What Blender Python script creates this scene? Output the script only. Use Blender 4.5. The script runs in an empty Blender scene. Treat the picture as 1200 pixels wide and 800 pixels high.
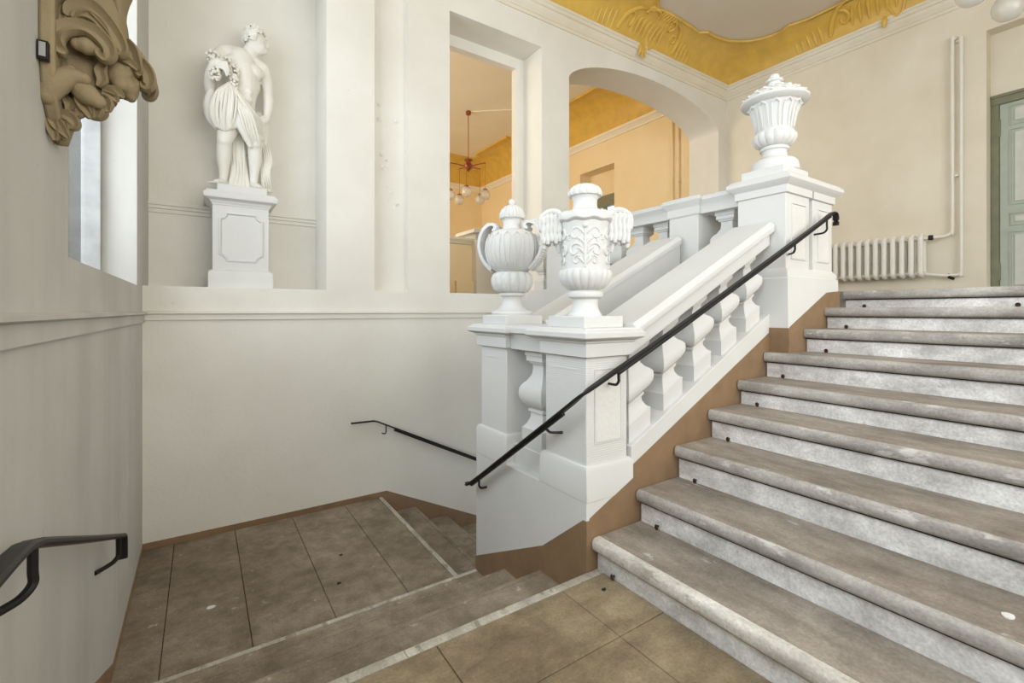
import bpy, bmesh, math, random
from mathutils import Vector, Matrix
random.seed(7)
PI = math.pi
scene = bpy.context.scene
COL = scene.collection

# ---------------------------------------------------------------- camera, sky, light, exposure
YAW = math.radians(33.79)
cam = bpy.data.cameras.new('camera'); cam.sensor_width = 36; cam.lens = 16.32; cam.shift_y = -0.0296
cam.clip_start = 0.02; cam.clip_end = 100
co = bpy.data.objects.new('camera', cam); COL.objects.link(co)
co.location = (0, 0, 1.25); co.rotation_euler = (PI/2, 0, -YAW); scene.camera = co
scene.view_settings.view_transform = 'Standard'; scene.view_settings.look = 'None'
scene.view_settings.gamma = 1; scene.view_settings.exposure = 0.1; scene.view_settings.use_curve_mapping = False
scene.cycles.max_bounces = 10; scene.cycles.diffuse_bounces = 7; scene.cycles.use_denoising = True
scene.cycles.sample_clamp_indirect = 6
world = bpy.data.worlds.new('sky'); scene.world = world; world.use_nodes = True
wbg = world.node_tree.nodes['Background']; wbg.inputs[0].default_value = (.86, .93, 1, 1); wbg.inputs[1].default_value = 1.6

def area(name, loc, rot, sx, sy, power, color):
    l = bpy.data.lights.new(name, 'AREA'); l.shape = 'RECTANGLE'; l.size = sx; l.size_y = sy
    l.energy = power; l.color = color
    o = bpy.data.objects.new(name, l); COL.objects.link(o); o.location = loc; o.rotation_euler = rot
    return o
# daylight through the windows: two in the left wall, plus added fill behind the viewer and in the hall
area('window_daylight', (-.93, 3.28, 3.15), (0, -PI/2, 0), 3.2, 1.9, 70, (.88, .94, 1))
area('window_daylight', (-.93, -.2, 3.15), (0, -PI/2, 0), 3.2, 2.4, 118, (.88, .94, 1))
area('window_daylight', (2.6, -2.5, 2.9), (PI/2, 0, 0), 5.2, 2.7, 225, (1, .935, .835))
area('hall_daylight', (-.32, 9.2, 3.6), (0, -PI/2, 0), 3.6, 5.0, 300, (1, .78, .50))

# ---------------------------------------------------------------- materials
def N(nt, t, **kw):
    n = nt.nodes.new(t)
    for k, v in kw.items(): setattr(n, k, v)
    return n
def ramp(nt, fac, stops):
    r = N(nt, 'ShaderNodeValToRGB')
    el = r.color_ramp.elements
    while len(el) > len(stops): el.remove(el[-1])
    while len(el) < len(stops): el.new(0.5)
    for e, (p_, c) in zip(el, stops):
        e.position = p_; e.color = (*c, 1) if len(c) == 3 else c
    nt.links.new(fac, r.inputs[0]); return r
def noise(nt, vec, scale, detail=4, rough=.55):
    n = N(nt, 'ShaderNodeTexNoise'); n.inputs['Scale'].default_value = scale
    n.inputs['Detail'].default_value = detail; n.inputs['Roughness'].default_value = rough
    nt.links.new(vec, n.inputs['Vector']); return n
def mixc(nt, fac, a, b):
    m = N(nt, 'ShaderNodeMix', data_type='RGBA')
    for s, v in ((0, fac), (6, a), (7, b)):
        if hasattr(v, 'is_linked') or hasattr(v, 'links'): nt.links.new(v, m.inputs[s])
        elif isinstance(v, (int, float)): m.inputs[s].default_value = v
        else: m.inputs[s].default_value = (*v, 1)
    return m.outputs[2]
def base(name, rough=.7, metal=0, spec=.3):
    m = bpy.data.materials.new(name); m.use_nodes = True; nt = m.node_tree
    b = nt.nodes['Principled BSDF']; b.inputs['Roughness'].default_value = rough
    b.inputs['Metallic'].default_value = metal; b.inputs['Specular IOR Level'].default_value = spec
    tc = N(nt, 'ShaderNodeTexCoord')
    return m, nt, b, tc.outputs['Object']
def bump(nt, b, h, strength, dist=.01):
    bp = N(nt, 'ShaderNodeBump'); bp.inputs['Strength'].default_value = strength; bp.inputs['Distance'].default_value = dist
    nt.links.new(h, bp.inputs['Height']); nt.links.new(bp.outputs[0], b.inputs['Normal'])
def plaster(name, c1, c2, rough=.8, stain=None, streak=False, fine=.12):
    m, nt, b, v = base(name, rough, spec=.2)
    n = noise(nt, v, 1.3, 5); r = ramp(nt, n.outputs[0], [(.35, c1), (.68, c2)])
    col = r.outputs[0]
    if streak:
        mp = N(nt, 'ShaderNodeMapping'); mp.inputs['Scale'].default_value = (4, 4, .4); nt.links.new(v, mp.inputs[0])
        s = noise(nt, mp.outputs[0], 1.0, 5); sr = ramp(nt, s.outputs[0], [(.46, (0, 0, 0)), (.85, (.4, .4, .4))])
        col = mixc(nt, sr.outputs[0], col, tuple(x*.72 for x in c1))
    if stain:
        s = noise(nt, v, 17, 3); sr = ramp(nt, s.outputs[0], [(.74, (0, 0, 0)), (.79, (.6, .6, .6))])
        col = mixc(nt, sr.outputs[0], col, stain)
    nt.links.new(col, b.inputs['Base Color'])
    f = noise(nt, v, 38, 4); bump(nt, b, f.outputs[0], fine, .01)
    return m
def plain(name, c, rough=.5, metal=0, spec=.4, var=.12, scale=9, bmp=.05):
    m, nt, b, v = base(name, rough, metal, spec)
    n = noise(nt, v, scale, 4)
    r = ramp(nt, n.outputs[0], [(.3, tuple(x*(1-var) for x in c)), (.7, tuple(min(1, x*(1+var)) for x in c))])
    nt.links.new(r.outputs[0], b.inputs['Base Color']); bump(nt, b, n.outputs[0], bmp, .01)
    return m
def stone(name, c1, c2, paint, amount, rough=.6, scale=3.0, stretch=(1, .35, 1)):
    # worn stone: broad patches, long scuffs, grains, rubbed paint and dirt
    m, nt, b, v = base(name, rough, spec=.35)
    mp = N(nt, 'ShaderNodeMapping'); mp.inputs['Scale'].default_value = stretch; nt.links.new(v, mp.inputs[0]); vs_ = mp.outputs[0]
    n = noise(nt, v, scale*.45, 7, .68); r = ramp(nt, n.outputs[0], [(.36, c1), (.64, c2)])
    st = noise(nt, vs_, 9, 6, .7); sr = ramp(nt, st.outputs[0], [(.34, (.72, .70, .68)), (.66, (1.22, 1.22, 1.22))])
    g = noise(nt, v, 90, 3); gr = ramp(nt, g.outputs[0], [(.3, (.84, .84, .84)), (.7, (1.12, 1.12, 1.12))])
    col = r.outputs[0]
    for w_ in (sr, gr):
        mu = N(nt, 'ShaderNodeMix', data_type='RGBA', blend_type='MULTIPLY'); mu.inputs[0].default_value = 1
        nt.links.new(col, mu.inputs[6]); nt.links.new(w_.outputs[0], mu.inputs[7]); col = mu.outputs[2]
    p1 = noise(nt, vs_, 16, 8, .68); pr = ramp(nt, p1.outputs[0], [(.74-amount, (0, 0, 0)), (.80-amount, (.8, .8, .8))])
    col = mixc(nt, pr.outputs[0], col, paint)
    d = noise(nt, v, 4, 7, .72); dr = ramp(nt, d.outputs[0], [(.58, (0, 0, 0)), (.72, (.5, .5, .5))])
    col = mixc(nt, dr.outputs[0], col, tuple(x*.55 for x in c1))
    nt.links.new(col, b.inputs['Base Color']); bump(nt, b, g.outputs[0], .2, .006)
    return m
M = {}
M['wall'] = plaster('wall_plaster', (.70, .645, .53), (.77, .725, .62), stain=None)
M['wall_back'] = plaster('back_wall_plaster', (.72, .70, .645), (.785, .77, .72), fine=.16, stain=(.42, .38, .32))
M['wall_left'] = plaster('left_wall_plaster', (.50, .49, .46), (.58, .57, .54), streak=True, stain=(.34, .31, .27))  # same paint as the back wall, darkened to put its shade into the colour
M['ceiling'] = plaster('ceiling_plaster', (.66, .60, .51), (.70, .64, .55))
M['hall'] = plaster('hall_plaster', (.80, .66, .42), (.84, .70, .47))
M['hall_ceiling'] = plaster('hall_ceiling_plaster', (.80, .74, .62), (.84, .78, .66))
M['white'] = plaster('white_masonry_paint', (.635, .633, .62), (.70, .698, .685), rough=.6, fine=.06)
M['white_comb'] = plaster('combed_white_paint', (.68, .675, .65), (.74, .73, .71), rough=.65, fine=.6)
def ribbed():
    m = plaster('ribbed_white_paint', (.635, .633, .62), (.70, .698, .685), rough=.6, fine=.05); nt = m.node_tree; b = nt.nodes['Principled BSDF']
    tc = N(nt, 'ShaderNodeTexCoord'); w = N(nt, 'ShaderNodeTexWave', bands_direction='Z'); w.inputs['Scale'].default_value = 28; w.inputs['Distortion'].default_value = 2.2; w.inputs['Detail'].default_value = 3
    nt.links.new(tc.outputs['Object'], w.inputs['Vector']); bump(nt, b, w.outputs['Fac'], .22, .004); return m
M['ribbed'] = ribbed()
M['marble'] = plaster('marble', (.74, .72, .66), (.82, .80, .75), rough=.5, fine=.04)
M['brown'] = plain('brown_skirting_paint', (.245, .155, .085), .55, bmp=.2)
M['tread'] = stone('tread_stone', (.215, .182, .152), (.36, .318, .275), (.52, .50, .47), .11)
M['edge'] = stone('worn_nosing', (.31, .29, .27), (.50, .48, .455), (.62, .60, .57), .16)
M['edge_white'] = stone('white_nosing', (.54, .52, .48), (.68, .66, .62), (.30, .26, .20), .13)
M['edge_dirty'] = stone('dirty_pale_nosing', (.40, .37, .31), (.57, .54, .48), (.25, .21, .15), .20)
M['riser'] = stone('painted_riser', (.62, .61, .59), (.80, .79, .78), (.42, .39, .34), .09, stretch=(1, .6, 1))
M['slab'] = stone('floor_stone', (.19, .145, .09), (.36, .29, .19), (.46, .41, .32), .07, scale=2.6, stretch=(.6, 1, 1))
M['slab_grey'] = stone('grey_floor_stone', (.19, .152, .11), (.33, .275, .21), (.52, .48, .42), .10, stretch=(.8, .8, 1))
M['joint'] = plain('dark_joint', (.05, .038, .025), .9)
M['gold'] = plain('gold_stucco_paint', (.66, .43, .085), .42, 0, .5, .10, 5, .05)
M['black'] = plain('black_iron', (.010, .009, .009), .45, 0, .3, .3, 20, .1)
M['radiator'] = plain('radiator_enamel', (.78, .765, .72), .4, var=.03)
M['door'] = plain('grey_green_door_paint', (.41, .45, .385), .45, var=.05)
M['door_panel'] = plain('pale_door_paint', (.56, .58, .53), .45, var=.05)
M['door_frame'] = plain('olive_door_frame_paint', (.20, .20, .13), .5)
M['old_wood'] = plain('weathered_wood', (.06, .055, .045), .8)
M['frame'] = plain('window_frame_paint', (.36, .36, .355), .5)
M['corbel'] = plaster('tan_sandstone', (.20, .155, .085), (.33, .265, .16), rough=.75, fine=.4)
M['copper'] = plain('copper', (.36, .12, .06), .35, .75, .5)
M['dark'] = plain('dirt', (.03, .024, .02), .9)  # floor litter, and the shade painted under the nosings
M['chip'] = plain('white_plaster_chip', (.75, .74, .72), .8)
M['rust'] = plain('rusty_iron', (.06, .028, .018), .7)
def glass(name, tint, mix):
    m = bpy.data.materials.new(name); m.use_nodes = True; nt = m.node_tree; nt.nodes.clear()
    o = N(nt, 'ShaderNodeOutputMaterial'); t = N(nt, 'ShaderNodeBsdfTransparent'); t.inputs[0].default_value = (*tint, 1)
    g = N(nt, 'ShaderNodeBsdfGlossy'); g.inputs['Roughness'].default_value = .04
    d = N(nt, 'ShaderNodeBsdfDiffuse'); d.inputs[0].default_value = (.8, .8, .78, 1)
    fr = N(nt, 'ShaderNodeLayerWeight'); fr.inputs[0].default_value = .35
    fm_ = N(nt, 'ShaderNodeMath', operation='MULTIPLY_ADD'); fm_.inputs[1].default_value = .25; fm_.inputs[2].default_value = .04
    nt.links.new(fr.outputs['Facing'], fm_.inputs[0])
    a = N(nt, 'ShaderNodeMixShader'); a.inputs[0].default_value = mix; nt.links.new(t.outputs[0], a.inputs[1]); nt.links.new(d.outputs[0], a.inputs[2])
    b = N(nt, 'ShaderNodeMixShader'); nt.links.new(fm_.outputs[0], b.inputs[0])
    nt.links.new(a.outputs[0], b.inputs[1]); nt.links.new(g.outputs[0], b.inputs[2]); nt.links.new(b.outputs[0], o.inputs[0])
    return m
M['pane'] = glass('window_glass', (.97, .98, .98), .02)
M['globe'] = glass('globe_glass', (.93, .93, .91), .38)

# ---------------------------------------------------------------- mesh builder
ORG = {}
class MB:
    def __init__(s): s.v = []; s.f = []
    def add(s, vs, fs):
        o = len(s.v); s.v += [tuple(p) for p in vs]; s.f += [tuple(i+o for i in f) for f in fs]; return s
    def box(s, x0, x1, y0, y1, z0, z1):
        vs = [(x, y, z) for z in (z0, z1) for y in (y0, y1) for x in (x0, x1)]
        return s.add(vs, [(0, 2, 3, 1), (4, 5, 7, 6), (0, 1, 5, 4), (2, 6, 7, 3), (0, 4, 6, 2), (1, 3, 7, 5)])
    def prism(s, pts, axis, a, b):
        # polygon given in the two other axes (in x,y,z order), extruded along axis from a to b
        def P(u, v, w): return {'x': (w, u, v), 'y': (u, w, v), 'z': (u, v, w)}[axis]
        n = len(pts)
        vs = [P(u, v, a) for u, v in pts] + [P(u, v, b) for u, v in pts]
        fs = [tuple(range(n)), tuple(range(2*n-1, n-1, -1))] + [(i, (i+1) % n, n+(i+1) % n, n+i) for i in range(n)]
        return s.add(vs, fs)
    def lathe(s, prof, c=(0, 0, 0), n=40, mod=None, a0=0):
        vs = []; k = len(prof)
        for j, (r, z) in enumerate(prof):
            for i in range(n):
                t = 2*PI*i/n+a0; rr, zz = (r, z) if mod is None else mod(t, r, z)
                vs.append((c[0]+rr*math.cos(t), c[1]+rr*math.sin(t), c[2]+zz))
        fs = [(j*n+i, j*n+(i+1) % n, (j+1)*n+(i+1) % n, (j+1)*n+i) for j in range(k-1) for i in range(n)]
        fs.append(tuple(range(n-1, -1, -1))); fs.append(tuple((k-1)*n+i for i in range(n)))
        return s.add(vs, fs)
    def stack(s, x0, x1, y0, y1, prof, shear=0):
        # rectangle moulding: prof = [(outset, z)], optional shear dz/dx about the middle
        vs = []; xm = (x0+x1)/2
        for o, z in prof:
            for x, y in ((x0-o, y0-o), (x1+o, y0-o), (x1+o, y1+o), (x0-o, y1+o)):
                vs.append((x, y, z+shear*(x-xm)))
        k = len(prof)
        fs = [(j*4+i, j*4+(i+1) % 4, (j+1)*4+(i+1) % 4, (j+1)*4+i) for j in range(k-1) for i in range(4)]
        fs += [(3, 2, 1, 0), tuple((k-1)*4+i for i in range(4))]
        return s.add(vs, fs)
    def sweep(s, pts, sec, up=(0, 0, 1), scale=None, closed=False):
        pts = [Vector(p) for p in pts]; n = len(pts); m = len(sec); vs = []; U = Vector(up)
        last = None
        for i, p in enumerate(pts):
            if closed: t = pts[(i+1) % n]-pts[i-1]
            else: t = pts[min(i+1, n-1)]-pts[max(i-1, 0)]
            t.normalize()
            sd = t.cross(U)
            if sd.length < .05: sd = last if last is not None else t.cross(Vector((.3, 1, .1)))
            sd = sd - t*sd.dot(t); sd.normalize(); last = sd
            u = sd.cross(t); k = scale[i] if scale else 1
            for a, b in sec: vs.append(p+sd*a*k+u*b*k)
        fs = [(j*m+i, j*m+(i+1) % m, (j+1)*m+(i+1) % m, (j+1)*m+i) for j in range(n-1) for i in range(m)]
        if closed: fs += [((n-1)*m+i, (n-1)*m+(i+1) % m, (i+1) % m, i) for i in range(m)]
        else: fs += [tuple(range(m-1, -1, -1)), tuple((n-1)*m+i for i in range(m))]
        return s.add(vs, fs)
    def tube(s, pts, r, n=8, up=None, closed=False):
        # round tube with a frame carried along the path, so it never twists
        pts = [Vector(p) for p in pts]; k = len(pts)
        rs = r if isinstance(r, (list, tuple)) else [r]*k
        nv = None; vs = []
        for i, p in enumerate(pts):
            t = (pts[(i+1) % k]-pts[i-1]) if closed else (pts[min(i+1, k-1)]-pts[max(i-1, 0)])
            if t.length < 1e-9: t = Vector((0, 0, 1))
            t.normalize()
            if nv is None: nv = t.cross(Vector((0, 0, 1)) if abs(t.z) < .8 else Vector((1, 0, 0)))
            nv = nv-t*nv.dot(t); nv.normalize(); bv = t.cross(nv)
            for q_ in range(n):
                a = 2*PI*q_/n; vs.append(p+(nv*math.cos(a)+bv*math.sin(a))*rs[i])
        fs = [(a*n+b, a*n+(b+1) % n, (a+1)*n+(b+1) % n, (a+1)*n+b) for a in range(k-1) for b in range(n)]
        if closed: fs += [((k-1)*n+b, (k-1)*n+(b+1) % n, (b+1) % n, b) for b in range(n)]
        else: fs += [tuple(range(n-1, -1, -1)), tuple((k-1)*n+b for b in range(n))]
        return s.add(vs, fs)
    def ell(s, c, r, n=12, k=8, rot=None):
        if not isinstance(r, (tuple, list)): r = (r, r, r)
        vs = []; c = Vector(c)
        for j in range(1, k):
            ph = PI*j/k
            for i in range(n):
                t = 2*PI*i/n
                q = Vector((r[0]*math.sin(ph)*math.cos(t), r[1]*math.sin(ph)*math.sin(t), -r[2]*math.cos(ph)))
                if rot: q = rot @ q
                vs.append(c+q)
        a = Vector((0, 0, -r[2])); b = Vector((0, 0, r[2]))
        if rot: a = rot @ a; b = rot @ b
        vs += [c+a, c+b]; A = len(vs)-2; B = A+1
        fs = [(j*n+i, j*n+(i+1) % n, (j+1)*n+(i+1) % n, (j+1)*n+i) for j in range(k-2) for i in range(n)]
        fs += [(A, (i+1) % n, i) for i in range(n)] + [(B, (k-2)*n+i, (k-2)*n+(i+1) % n) for i in range(n)]
        return s.add(vs, fs)
    def limb(s, pts, rs, n=14):
        # tapered round limb with ball ends
        P = smooth_path(pts, 4); R = smooth_vals(rs, len(pts), 4)
        s.tube(P, R, n)
        s.ell(pts[0], rs[0], n, 8); s.ell(pts[-1], rs[-1], n, 8); return s
    def build(s, name, mat, parent=None, bevel=0, angle=35, origin=None, flat=False, seg=2):
        me = bpy.data.meshes.new(name)
        org = ORG.get(parent.name, Vector((0, 0, 0))) if parent else Vector(origin or (0, 0, 0))
        me.from_pydata([tuple(Vector(p)-org) for p in s.v], [], s.f)
        bm = bmesh.new(); bm.from_mesh(me); bmesh.ops.recalc_face_normals(bm, faces=bm.faces); bm.to_mesh(me); bm.free()
        if not flat:
            me.polygons.foreach_set('use_smooth', [True]*len(me.polygons)); me.set_sharp_from_angle(angle=math.radians(angle))
        me.materials.append(M[mat] if isinstance(mat, str) else mat)
        o = bpy.data.objects.new(name, me); COL.objects.link(o)
        if parent: o.parent = parent
        else: o.location = org
        ORG[o.name] = org
        if bevel:
            b = o.modifiers.new('edge', 'BEVEL'); b.width = bevel; b.segments = seg; b.limit_method = 'ANGLE'; b.angle_limit = math.radians(40)
        return o
def smooth_path(pts, k):
    pts = [Vector(p) for p in pts]; out = []
    n = len(pts)
    for i in range(n-1):
        p0 = pts[max(i-1, 0)]; p1 = pts[i]; p2 = pts[i+1]; p3 = pts[min(i+2, n-1)]
        for j in range(k):
            t = j/k
            out.append(.5*((2*p1)+(p2-p0)*t+(2*p0-5*p1+4*p2-p3)*t*t+(3*p1-p0-3*p2+p3)*t**3))
    out.append(pts[-1]); return out
def smooth_vals(rs, n, k):
    v = smooth_path([(r, 0, 0) for r in rs], k); return [max(a[0], .001) for a in v]
def thing(name, loc, label, cat, group=None):
    o = bpy.data.objects.new(name, None); COL.objects.link(o); o.location = loc; o.empty_display_size = .1
    o['label'] = label; o['category'] = cat
    if group: o['group'] = group
    ORG[o.name] = Vector(loc); return o
def tag(o, label, cat, group=None):
    o['label'] = label; o['category'] = cat
    if group: o['group'] = group
    return o
def struct(o): o['kind'] = 'structure'; return o
def again(o, parent, d, name=None):
    c = o.copy(); COL.objects.link(c); c.parent = parent; c.location = Vector(o.location)+Vector(d); return c

# ---------------------------------------------------------------- key dimensions (metres; eye at x=0 y=0 z=1.25)
YB = 4.70; XL = -.39; XR = 7.69; ZU = 1.402; ZL = -.652
ZT = [.152, .320, .497, .663, .812, .974, 1.128, 1.275, 1.402]            # tread tops of the up flight
XT = [1.568+.3135*i for i in range(6)] + [3.425, 3.735, 4.045]            # nosing fronts

# ---------------------------------------------------------------- walls
m = MB()
m.box(-.39, 4.057, YB, 5.2, -2.6, 1.455)
m.box(-.39, 1.0, 5.22, 5.42, 1.455, 5.7)
m.box(1.0, 1.464, YB, 5.42, 1.455, 5.7)
m.box(1.464, 1.818, YB+.085, 5.2, 1.455, 5.7)
m.box(1.818, 2.307, YB, 5.2, 1.455, 5.7)
m.box(2.307, 3.60, YB, 5.1, 4.61, 5.7)
m.box(2.307, 2.43, 5.1, 5.2, 1.455, 4.475); m.box(3.475, 3.60, 5.1, 5.2, 1.455, 4.475); m.box(2.307, 3.60, 5.1, 5.2, 4.475, 5.7)
m.box(3.60, 4.057, YB, 5.2, 1.455, 5.7)
m.box(7.457, XR, YB, 5.28, 1.402, 5.7)
arch = [(4.057, 5.7)]
for i in range(33):
    d = -1.7*math.cos(PI*i/32); arch.append((5.757+d, 4.355+.42*max(0, 1-(d/1.7)**2)**.62))
arch += [(7.457, 5.7)]
m.prism(arch, 'y', YB, 5.28)
wb = struct(m.build('wall_back', 'wall_back'))
for i in range(14):                                     # curling flakes of paint on the recessed panel
    f = MB(); x = random.uniform(1.53, 1.78); z = random.choice([random.uniform(2.2, 3.6), random.uniform(2.9, 3.4)]); s_ = random.uniform(.012, .035)
    a = random.uniform(0, 6)
    c_, q_ = math.cos(a)*s_, math.sin(a)*s_
    y = YB+.083
    f.add([(x-c_, y, z-q_), (x+q_, y, z-c_), (x+c_, y-.02*random.random()-.004, z+q_), (x-q_, y-.004, z+c_), (x, y-.006, z)],
          [(0, 1, 4), (1, 2, 4), (2, 3, 4), (3, 0, 4)])
    f.build('paint_flake', 'chip', wb, flat=True)

m = MB()
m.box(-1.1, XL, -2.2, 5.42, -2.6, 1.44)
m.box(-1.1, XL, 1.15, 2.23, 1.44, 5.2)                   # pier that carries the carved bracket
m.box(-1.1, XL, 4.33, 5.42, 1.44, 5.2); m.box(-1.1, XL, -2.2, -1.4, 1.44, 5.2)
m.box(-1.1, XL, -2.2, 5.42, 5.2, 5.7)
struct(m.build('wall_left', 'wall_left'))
m = MB()
m.box(XR, XR+.4, 1.437, 4.7, 1.2, 5.7); m.box(XR, XR+.4, -2.2, .06, -.3, 5.7); m.box(XR, XR+.4, .06, 1.437, 4.555, 5.7)
m.box(XR+.19, XR+.4, .06, 1.437, 3.80, 4.555)
struct(m.build('wall_right', 'wall'))
m = MB()
m.box(-1.1, XR+.4, -2.4, -2.2, -.3, 1.5); m.box(-1.1, -.1, -2.4, -2.2, 1.5, 5.7); m.box(5.3, XR+.4, -2.4, -2.2, 1.5, 5.7); m.box(-.1, 5.3, -2.4, -2.2, 4.3, 5.7)
struct(m.build('wall_front', 'wall'))
# windows of the stair hall (frames and panes), the front one added for fill
def side_window(n, y0, y1):
    m = MB(); x0, x1 = -.757, -.684
    m.box(-.70, -.58, y0, y0+.06, 1.44, 5.2); m.box(-.684, -.581, y1-.06, y1-.001, 1.44, 5.2); m.box(-.70, -.62, y0, y1, 1.40, 1.50); m.box(-.70, -.62, y0, y1, 5.1, 5.2)
    m.box(-.70, -.64, (y0+y1)/2-.04, (y0+y1)/2+.04, 1.44, 5.2)
    for z in (2.7, 4.0): m.box(-.69, -.65, y0, y1, z-.025, z+.025)
    w = struct(m.build('window_%d' % n, 'frame', bevel=.004))
    MB().box(-.668, -.664, y0+.01, y1-.01, 1.45, 5.15).build('pane', 'pane', w)
    MB().box(-.775, -.684, y1-.035, y1-.001, 1.47, 5.2).build('weathered_reveal', 'old_wood', w)  # near-black strip on the outer reveal
    MB().box(-1.1, -.70, y0, y1, 1.44, 1.47).build('sill', 'frame', w)
side_window(1, 2.23, 4.33); side_window(2, -1.4, 1.15)
m = MB()
for x in (-.1, 1.22, 2.57, 3.9, 5.25): m.box(x, x+.05, -2.32, -2.26, 1.5, 4.3)
for z in (1.5, 2.9, 4.25): m.box(-.1, 5.3, -2.32, -2.26, z, z+.05)
w = struct(m.build('window_3', 'frame')); MB().box(-.08, 5.28, -2.295, -2.29, 1.52, 4.28).build('pane', 'pane', w)  # unseen window, added to house the fill light behind the viewer
# ledges, mouldings, baseboards
def run_y(name, sec, y0, y1, mat): return struct(MB().prism(sec, 'y', y0, y1).build(name, mat, bevel=.003))
m = MB(); m.prism([(XL, 1.16), (XL+.016, 1.162), (XL+.016, 1.218), (XL+.036, 1.226), (XL+.036, 1.240), (XL+.010, 1.246), (XL, 1.246)], 'y', -2.2, YB)
struct(m.build('trim_1', 'wall_left'))
m = MB(); m.prism([(YB, 1.176), (YB-.020, 1.178), (YB-.020, 1.222), (YB-.044, 1.230), (YB-.044, 1.244), (YB-.010, 1.252), (YB, 1.252)], 'x', XL, 5.0)
struct(m.build('trim_2', 'wall_back'))
m = MB(); m.prism([(5.22, 2.13), (5.205, 2.135), (5.205, 2.165), (5.19, 2.17), (5.19, 2.195), (5.175, 2.2), (5.175, 2.225), (5.22, 2.235)], 'x', XL, 1.0)
struct(m.build('trim_3', 'wall_back'))
m = MB(); m.prism([(XL-.01, -.60), (.6, -.603), (1.588, -.60), (2.634, -1.105), (3.6, -1.58), (3.6, -2.2), (1.5, -.9), (XL-.01, -.72)], 'y', YB-.006, YB+.01)
struct(m.build('baseboard_back', 'brown'))
m = MB(); m.prism([(YB, -.61), (3.22, -.615), (1.62, .12), (-2.2, .12), (-2.2, -.1), (1.62, -.1), (2.8, -.72), (YB, -.72)], 'x', XL-.01, XL+.006)
struct(m.build('baseboard_left', 'brown'))

# ---------------------------------------------------------------- floors
fl = struct(MB().box(-.39, 1.62, -2.2, 1.64, -.3, -.012).build('floor', 'joint'))
ys = [1.60, 1.253, .62, .05, -.7, -1.4, -2.2]; xs = [-.39, .12, .73, 1.338, 1.60]
g = .0014
for j in range(len(ys)-1):
    for i in range(len(xs)-1):
        dz = random.uniform(-.0012, .0012)
        MB().box(xs[i]+g, xs[i+1]-g, ys[j+1]+g, ys[j]-g, -.05, dz).build('slab', 'slab', fl, bevel=.002)
for i, (a, b) in enumerate(((-.39, .62), (.62, 1.60))):
    MB().prism([(1.60+g, .0), (1.642, .0), (1.655, -.008), (1.658, -.022), (1.655, -.04), (1.60, -.05)], 'x', a+g, b-g).build('nosing_stone', 'edge_dirty', fl)
MB().box(-.39, 1.54, 1.58, 1.637, -.165, -.03).build('riser', 'slab', fl)
fl2 = struct(MB().box(-.39, 1.53, 2.6, 4.7, -.9, ZL-.014).build('floor', 'joint'))
xs = [-.39, -.184, .243, .696, 1.167, 1.50]
for i in range(5):
    MB().box(xs[i]+.0018, xs[i+1]-.0018, 2.6, YB-.004, ZL-.05, ZL+random.uniform(-.001, .001)).build('slab', 'slab_grey', fl2, bevel=.003)
MB().prism([(1.503, ZL), (1.535, ZL), (1.548, ZL-.01), (1.55, ZL-.03), (1.545, ZL-.05), (1.503, ZL-.05)], 'y', 2.74, YB-.003).build('nosing_stone', 'edge_dirty', fl2)
m = MB(); m.box(4.10, XR, -2.2, YB, 1.2, ZU); m.box(3.30, 4.10, 1.9, YB, 1.2, ZU); m.box(4.06, XR, YB, 5.2, 1.2, ZU); m.box(0, XR, 5.2, 13.3, 1.2, ZU)
struct(m.build('floor', 'tread'))

# short flight down from the near floor to the lower landing
t = thing('staircase', (.6, 2.2, -.652), 'short flight of three worn brown stone steps down to the lower left landing', 'staircase')
yd = [1.655, 2.037, 2.396, 2.754]; zd = [0, -.163, -.321, -.488]
for k in (1, 2, 3):
    z = zd[k]; y = yd[k]
    st = MB().box(-.388, 1.538, yd[k-1]-.035, y-.045, z-.05, z).build('step', 'slab_grey', t)
    MB().prism([(y-.043, z), (y-.014, z), (y-.003, z-.008), (y, z-.022), (y-.003, z-.042), (y-.043, z-.05)], 'x', -.388, 1.538).build('nosing', 'edge_dirty' if k == 3 else 'slab_grey', st)
    MB().box(-.388, 1.538, y-.06, y-.022, z-.175, z-.048).build('riser', 'slab_grey', st)
# flight down to the right
t = thing('staircase', (2.2, 3.7, -1.2), 'stone flight going down to the right behind the white newel plinth', 'staircase')
for k in range(6):
    x0 = 1.545+.3645*k; z = ZL-.18*(k+1)
    st = MB().box(x0-.03, x0+.36-.045, 2.742, YB-.008, z-.05, z).build('step', 'slab_grey', t)
    MB().prism([(x0+.318, z), (x0+.35, z), (x0+.36, z-.01), (x0+.364, z-.025), (x0+.36, z-.045), (x0+.318, z-.05)], 'y', 2.742, YB-.008).build('nosing', 'slab_grey', st)
    MB().box(x0-.025, x0, 2.742, YB-.008, z-.01, z+.135).build('riser', 'slab_grey', st)
struct(MB().box(3.75, 3.9, 2.74, YB, -2.6, 1.25).build('wall_stairwell', 'wall'))

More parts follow.
